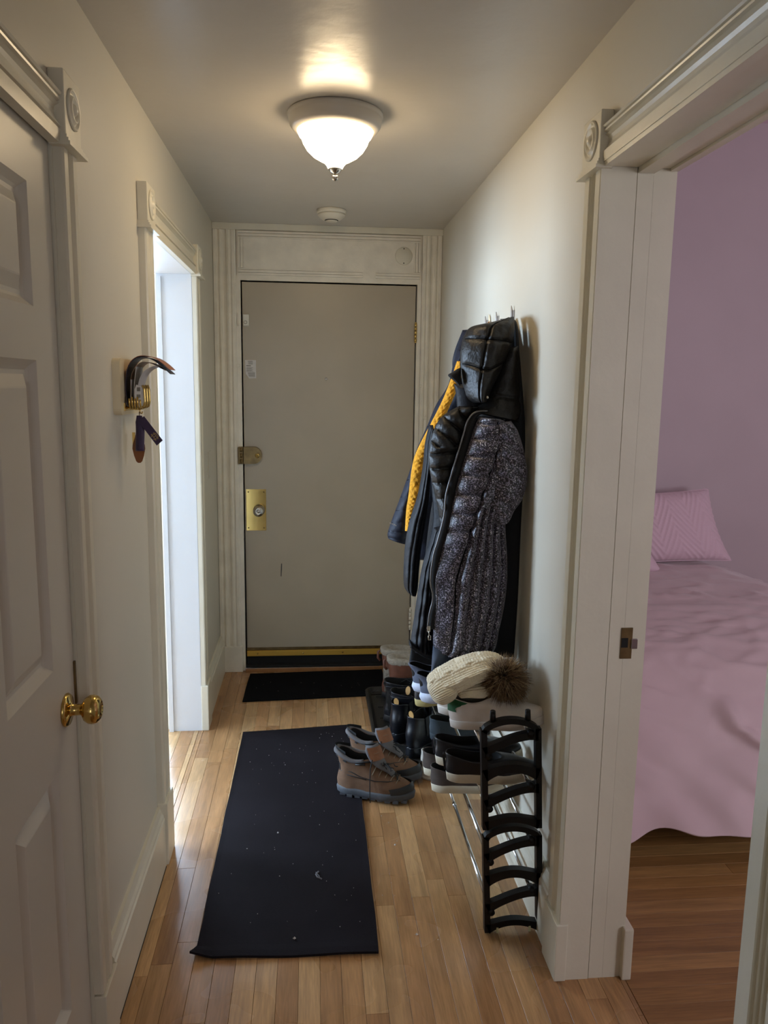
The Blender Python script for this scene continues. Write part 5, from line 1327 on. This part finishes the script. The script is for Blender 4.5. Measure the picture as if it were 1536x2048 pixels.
# ================================================================== KNIT HAT WITH FUR POMPOM
mkn = mat('cream_chunky_knit', lin(246, 234, 204), 0.85, bump=(170, 0.7, 0.004), var=(40, 0.06), sheen=0.15)
hat = thing('knit_hat', 'cream cable knit beanie with brown fur pompom lying on the white sneakers', 'hat', (0.49, 2.28, 0.65))
def knit(mb, path, n=200, nt=150, rib=0.0022, nr=26, flat=1.0, cable=False):
    """path: (px,py,Y,half height,half depth)"""
    P = []
    for a in path: q = at(a[0], a[1], a[2]); P.append([q.x, q.y, q.z, a[3], a[4]])
    rings = []
    for j in range(nt + 1):
        t = j / nt; v = cat_rom(P, t); v2 = cat_rom(P, min(1, t + 0.01)); v0 = cat_rom(P, max(0, t - 0.01))
        d = Vector((v2[0] - v0[0], 0, v2[2] - v0[2])).normalized(); up = Vector((-d.z, 0, d.x))
        if up.z < 0: up = -up
        e = min(t, 1 - t) * nt; et = 1.0 if e > 13 else max(0.03, sqrt_(1 - (1 - e / 13) ** 2))
        row = []
        for k in range(n):
            a = 2 * pi * k / n
            dd = rib * abs(sin(a * nr / 2 + 0)) ** 0.6
            if cable: dd += 0.007 * (abs(sin(a * 4.0)) ** 3) * (abs(sin(t * 15 + 1.5 * round(a * 4.0 / pi))) ** 0.5) + 0.0006 * sin(t * 220)
            row.append(Vector(v[:3]) + up * (v[3] * et + dd) * sin(a) + Vector((0, 1, 0)) * (v[4] * et + dd) * cos(a))
        rings.append(row)
    return mb.loft(rings, True, True, True)
sqrt_ = math.sqrt
f = MB(); knit(f, [(862, 1380, 2.24, 0.022, 0.055), (880, 1368, 2.24, 0.029, 0.075), (905, 1354, 2.24, 0.029, 0.085), (935, 1340, 2.24, 0.028, 0.085), (965, 1331, 2.24, 0.027, 0.075), (990, 1331, 2.24, 0.026, 0.060), (1003, 1337, 2.24, 0.018, 0.045)], rib=0.0038, nr=44, cable=True); f.build('hat_body', mkn, hat)
f = MB(); knit(f, [(862, 1390, 2.22, 0.010, 0.045), (870, 1384, 2.22, 0.026, 0.072), (884, 1377, 2.22, 0.032, 0.078), (898, 1370, 2.22, 0.027, 0.074), (908, 1364, 2.22, 0.012, 0.06)], rib=0.0045, nr=40); f.build('ribbed_cuff', mkn, hat)
f = MB(); knit(f, [(912, 1382, 2.21, 0.010, 0.045), (930, 1376, 2.21, 0.014, 0.06), (950, 1374, 2.21, 0.019, 0.065), (965, 1374, 2.21, 0.020, 0.06), (974, 1380, 2.21, 0.012, 0.04)], rib=0.004, nr=26); f.build('inner_fold', mkn, hat)
PC = at(1010, 1362, 2.17); rr = random.Random(8)
mfur = mat('brown_fur', lin(112, 84, 54), 0.6, var=(30, 0.2)); mfur2 = mat('pale_fur_tips', lin(186, 158, 116), 0.6)
mfd = mat('dark_underfur', lin(36, 25, 17), 0.9)
f = MB(); f.lathe([(0.030 * sin(pi * k / 12), -0.030 * cos(pi * k / 12)) for k in range(13)], PC, 'z', 20); pom = f.build('pompom', mfd, hat, label='brown faux fur pompom')
for nm, m_, cnt, ln, wd in (('fur', mfd, 1500, 0.054, 0.0016), ('fur', mfur, 3000, 0.068, 0.0012), ('fur_tips', mfur2, 1100, 0.071, 0.0010)):
    f = MB()
    for k in range(cnt):
        z = rr.uniform(-1, 1); a = rr.uniform(0, 2 * pi); r_ = math.sqrt(1 - z * z); d = Vector((r_ * cos(a), r_ * sin(a), z))
        comb = (d + Vector((0.10, -0.10, -0.35)) + Vector((rr.uniform(-.3, .3), rr.uniform(-.3, .3), rr.uniform(-.3, .3)))).normalized()
        l = ln * rr.uniform(0.82, 1.12); b0 = PC + d * 0.026; b1 = PC + d * (0.026 + (l - 0.026) * .55); b2 = b1 + comb * (l - 0.026) * 0.75
        sd = d.orthogonal().normalized() * wd; s2 = d.cross(sd).normalized() * wd
        f.add([b0 + sd, b0 - sd * .5 + s2, b0 - sd * .5 - s2, b1 + sd * .8, b1 - sd * .4 + s2 * .8, b1 - sd * .4 - s2 * .8, b2], [(0, 1, 4, 3), (1, 2, 5, 4), (2, 0, 3, 5), (3, 4, 6), (4, 5, 6), (5, 3, 6)], True)
    f.build(nm, m_, pom, kind='stuff')

# ================================================================== BEDROOM
mbed = mat('pink_duvet', lin(213, 186, 190), 0.85, bump=(600, 0.2, 0.001), sheen=0.35, var=(5, 0.03))
mpil = mat('pink_chenille', lin(222, 190, 202), 0.9, bump=(500, 0.3, 0.001), sheen=0.3)
bed = thing('bed', 'bed against lavender wall, seen through the right doorway', 'bed', (1.55, 3.3, 0))
f = MB(); f.box(0.90, 2.24, 2.74, 4.15, 0.22, 0.54, 0.05); f.build('mattress', mat('white_ticking', lin(220, 205, 208), 0.8), bed)
f = MB(); f.box(0.92, 2.22, 2.76, 4.15, 0.14, 0.22); f.build('bed_frame', mat('dark_bed_frame', lin(40, 28, 24), 0.6), bed)
for x, y in ((0.96, 2.82), (2.20, 2.82), (0.96, 4.10), (2.20, 4.10)):
    f = MB(); f.box(x - 0.03, x + 0.03, y - 0.03, y + 0.03, 0, 0.14, 0.004); f.build('leg', mat('dark_leg', lin(34, 24, 20), 0.6), bed)
# duvet: one draped sheet
f = MB(); nx, ny = 110, 150; V = []; Fs = []
X0, X1, Yf = 0.885, 2.31, 2.50
def duvet(u, v):
    """u 0..1 left to right incl. side drop, v 0..1 from headboard to foot hem"""
    q = cat_rom([[4.155, 0.635], [3.75, 0.655], [3.3, 0.655], [2.9, 0.635], [2.66, 0.575], [2.52, 0.46], [2.42, 0.33], [2.34, 0.21], [2.27, 0.115]], v); y, z = q; fw = sstep(0.55, 1.0, v)
    side = 0.0
    if u < 0.84: x = lerp(X0, X1 - 0.02, u / 0.84)
    else:
        s_ = (u - 0.84) / 0.16; x = X1 - 0.02 + 0.05 * sin(min(1, s_ * 3) * pi / 2) + 0.08 * s_; side = 0.44 * s_
    z -= side * (1 - fw) + 0.05 * sstep(0.66, 0.84, u) ** 2 * (1 - fw)
    top = (1 - fw) * sstep(0.0, 0.08, v)
    wv = 0.006 * noise.noise(Vector((x * 4 + y * 2, y * 6, 0))) + 0.012 * max(0, 1 - abs(noise.noise(Vector((x * 2.2 - y * 3.5, y * 8 + x * 2.5, 4)))) * 4) ** 1.5
    wv += 0.010 * max(0, 1 - abs(noise.noise(Vector((x * 3.5 + 7, y * 12 - x * 3, 2)))) * 5) * sstep(0.1, 0.3, v)
    z += wv * top
    xr = x - 0.9 * (1 - fw)
    fo = 0.016 * sin((x + 0.45 * fw) * 15.0) + 0.012 * noise.noise(Vector((x * 7 - 4.5 * fw, fw * 1.5, 9))) + 0.010 * sin((x * 1.3 - 0.5 * fw) * 24)
    y -= fo * fw ** 0.9
    z += (0.018 * sin(x * 11 + 0.6) + 0.010 * sin(x * 23)) * sstep(0.8, 1, fw)
    rc = 1.46 + 0.42 * sstep(0.12, 0.9, fw)
    rg_ = math.exp(-((x - rc) / 0.035) ** 2) * sstep(0.02, 0.15, fw) * (1 - 0.6 * fw)
    y -= 0.045 * rg_; z += 0.02 * rg_
    if u > 0.84: y += 0.12 * (u - 0.84) / 0.16 * fw
    return (x, y, z)
for j in range(ny + 1):
    for i in range(nx + 1): V.append(duvet(i / nx, j / ny))
for j in range(ny):
    for i in range(nx):
        a = j * (nx + 1) + i; Fs.append((a, a + 1, a + nx + 2, a + nx + 1))
f.add(V, Fs, True); duv = f.build('duvet', mbed); tag(duv, 'pink duvet draped over foot of the bed', 'duvet')
so = duv.modifiers.new('thick', 'SOLIDIFY'); so.thickness = 0.012; so.offset = -1
def cushion(name, label, c, w_, h_, th_, lean, rotz, chevron, roll=0.0):
    t = thing(name, label, 'pillow', c, local=True)
    n = 120 if chevron else 40; m_ = 100 if chevron else 30
    t.rotation_euler = (radians(-lean), radians(roll), radians(rotz))
    fr = []; bk = []
    for j in range(m_ + 1):
        for i in range(n + 1):
            u = i / n * 2 - 1; v = j / m_ * 2 - 1
            pu = 1 - 0.07 * (1 - v * v) ; pv = 1 - 0.07 * (1 - u * u)
            d = th_ * (max(0, (1 - u ** 4) * (1 - v ** 4))) ** 0.5
            r_ = 0
            if chevron:
                q = abs(((u * w_ / 2) / 0.10 + 0.4 * v + 0.25) % 2 - 1); s_ = ((v * h_ / 2) / 0.050 + q * 3.4) % 1
                r_ = 0.005 * (1 if s_ < 0.5 else 0) * sstep(0, 0.12, min(s_, abs(0.5 - s_)) if s_ < 0.5 else 0)
                if s_ < 0.5: r_ = 0.0055 * min(1, min(s_, 0.5 - s_) / 0.1)
            x = u * w_ / 2 * pu * (1 - 0.13 * v); z = v * h_ / 2 * pv + h_ / 2
            fr.append((x, -d - r_ * min(1, d / 0.01), z)); bk.append((x, d * 0.8, z))
    W1 = n + 1; F = []; N_ = len(fr)
    for j in range(m_):
        for i in range(n):
            a = j * W1 + i; F.append((a, a + 1, a + W1 + 1, a + W1)); F.append((N_ + a, N_ + a + W1, N_ + a + W1 + 1, N_ + a + 1))
    bd = [i for i in range(W1)] + [j * W1 + n for j in range(1, m_ + 1)] + [m_ * W1 + i for i in range(n - 1, -1, -1)] + [j * W1 for j in range(m_ - 1, 0, -1)]
    for k in range(len(bd)): a, c_ = bd[k], bd[(k + 1) % len(bd)]; F.append((a, N_ + a, N_ + c_, c_))
    MB().add(fr + bk, F, True).build('pillow_cover', mpil, t)
    f = MB(); pt = [fr[i] for i in bd]; f.tube([(p[0], 0, p[2]) for p in pt[::3]] + [(pt[0][0], 0, pt[0][2])], 0.004, 6); f.build('piping', mpil, t)
    return t
cushion('pillow', 'pink chevron chenille pillow leaning on the lavender wall at head of bed', (1.85, 3.93, 0.650), 0.68, 0.39, 0.075, 16, -3, True, roll=-3)
cushion('pillow', 'small plain pink pillow corner beside door jamb on the bed', (1.53, 3.72, 0.635), 0.46, 0.26, 0.07, 40, 8, False)
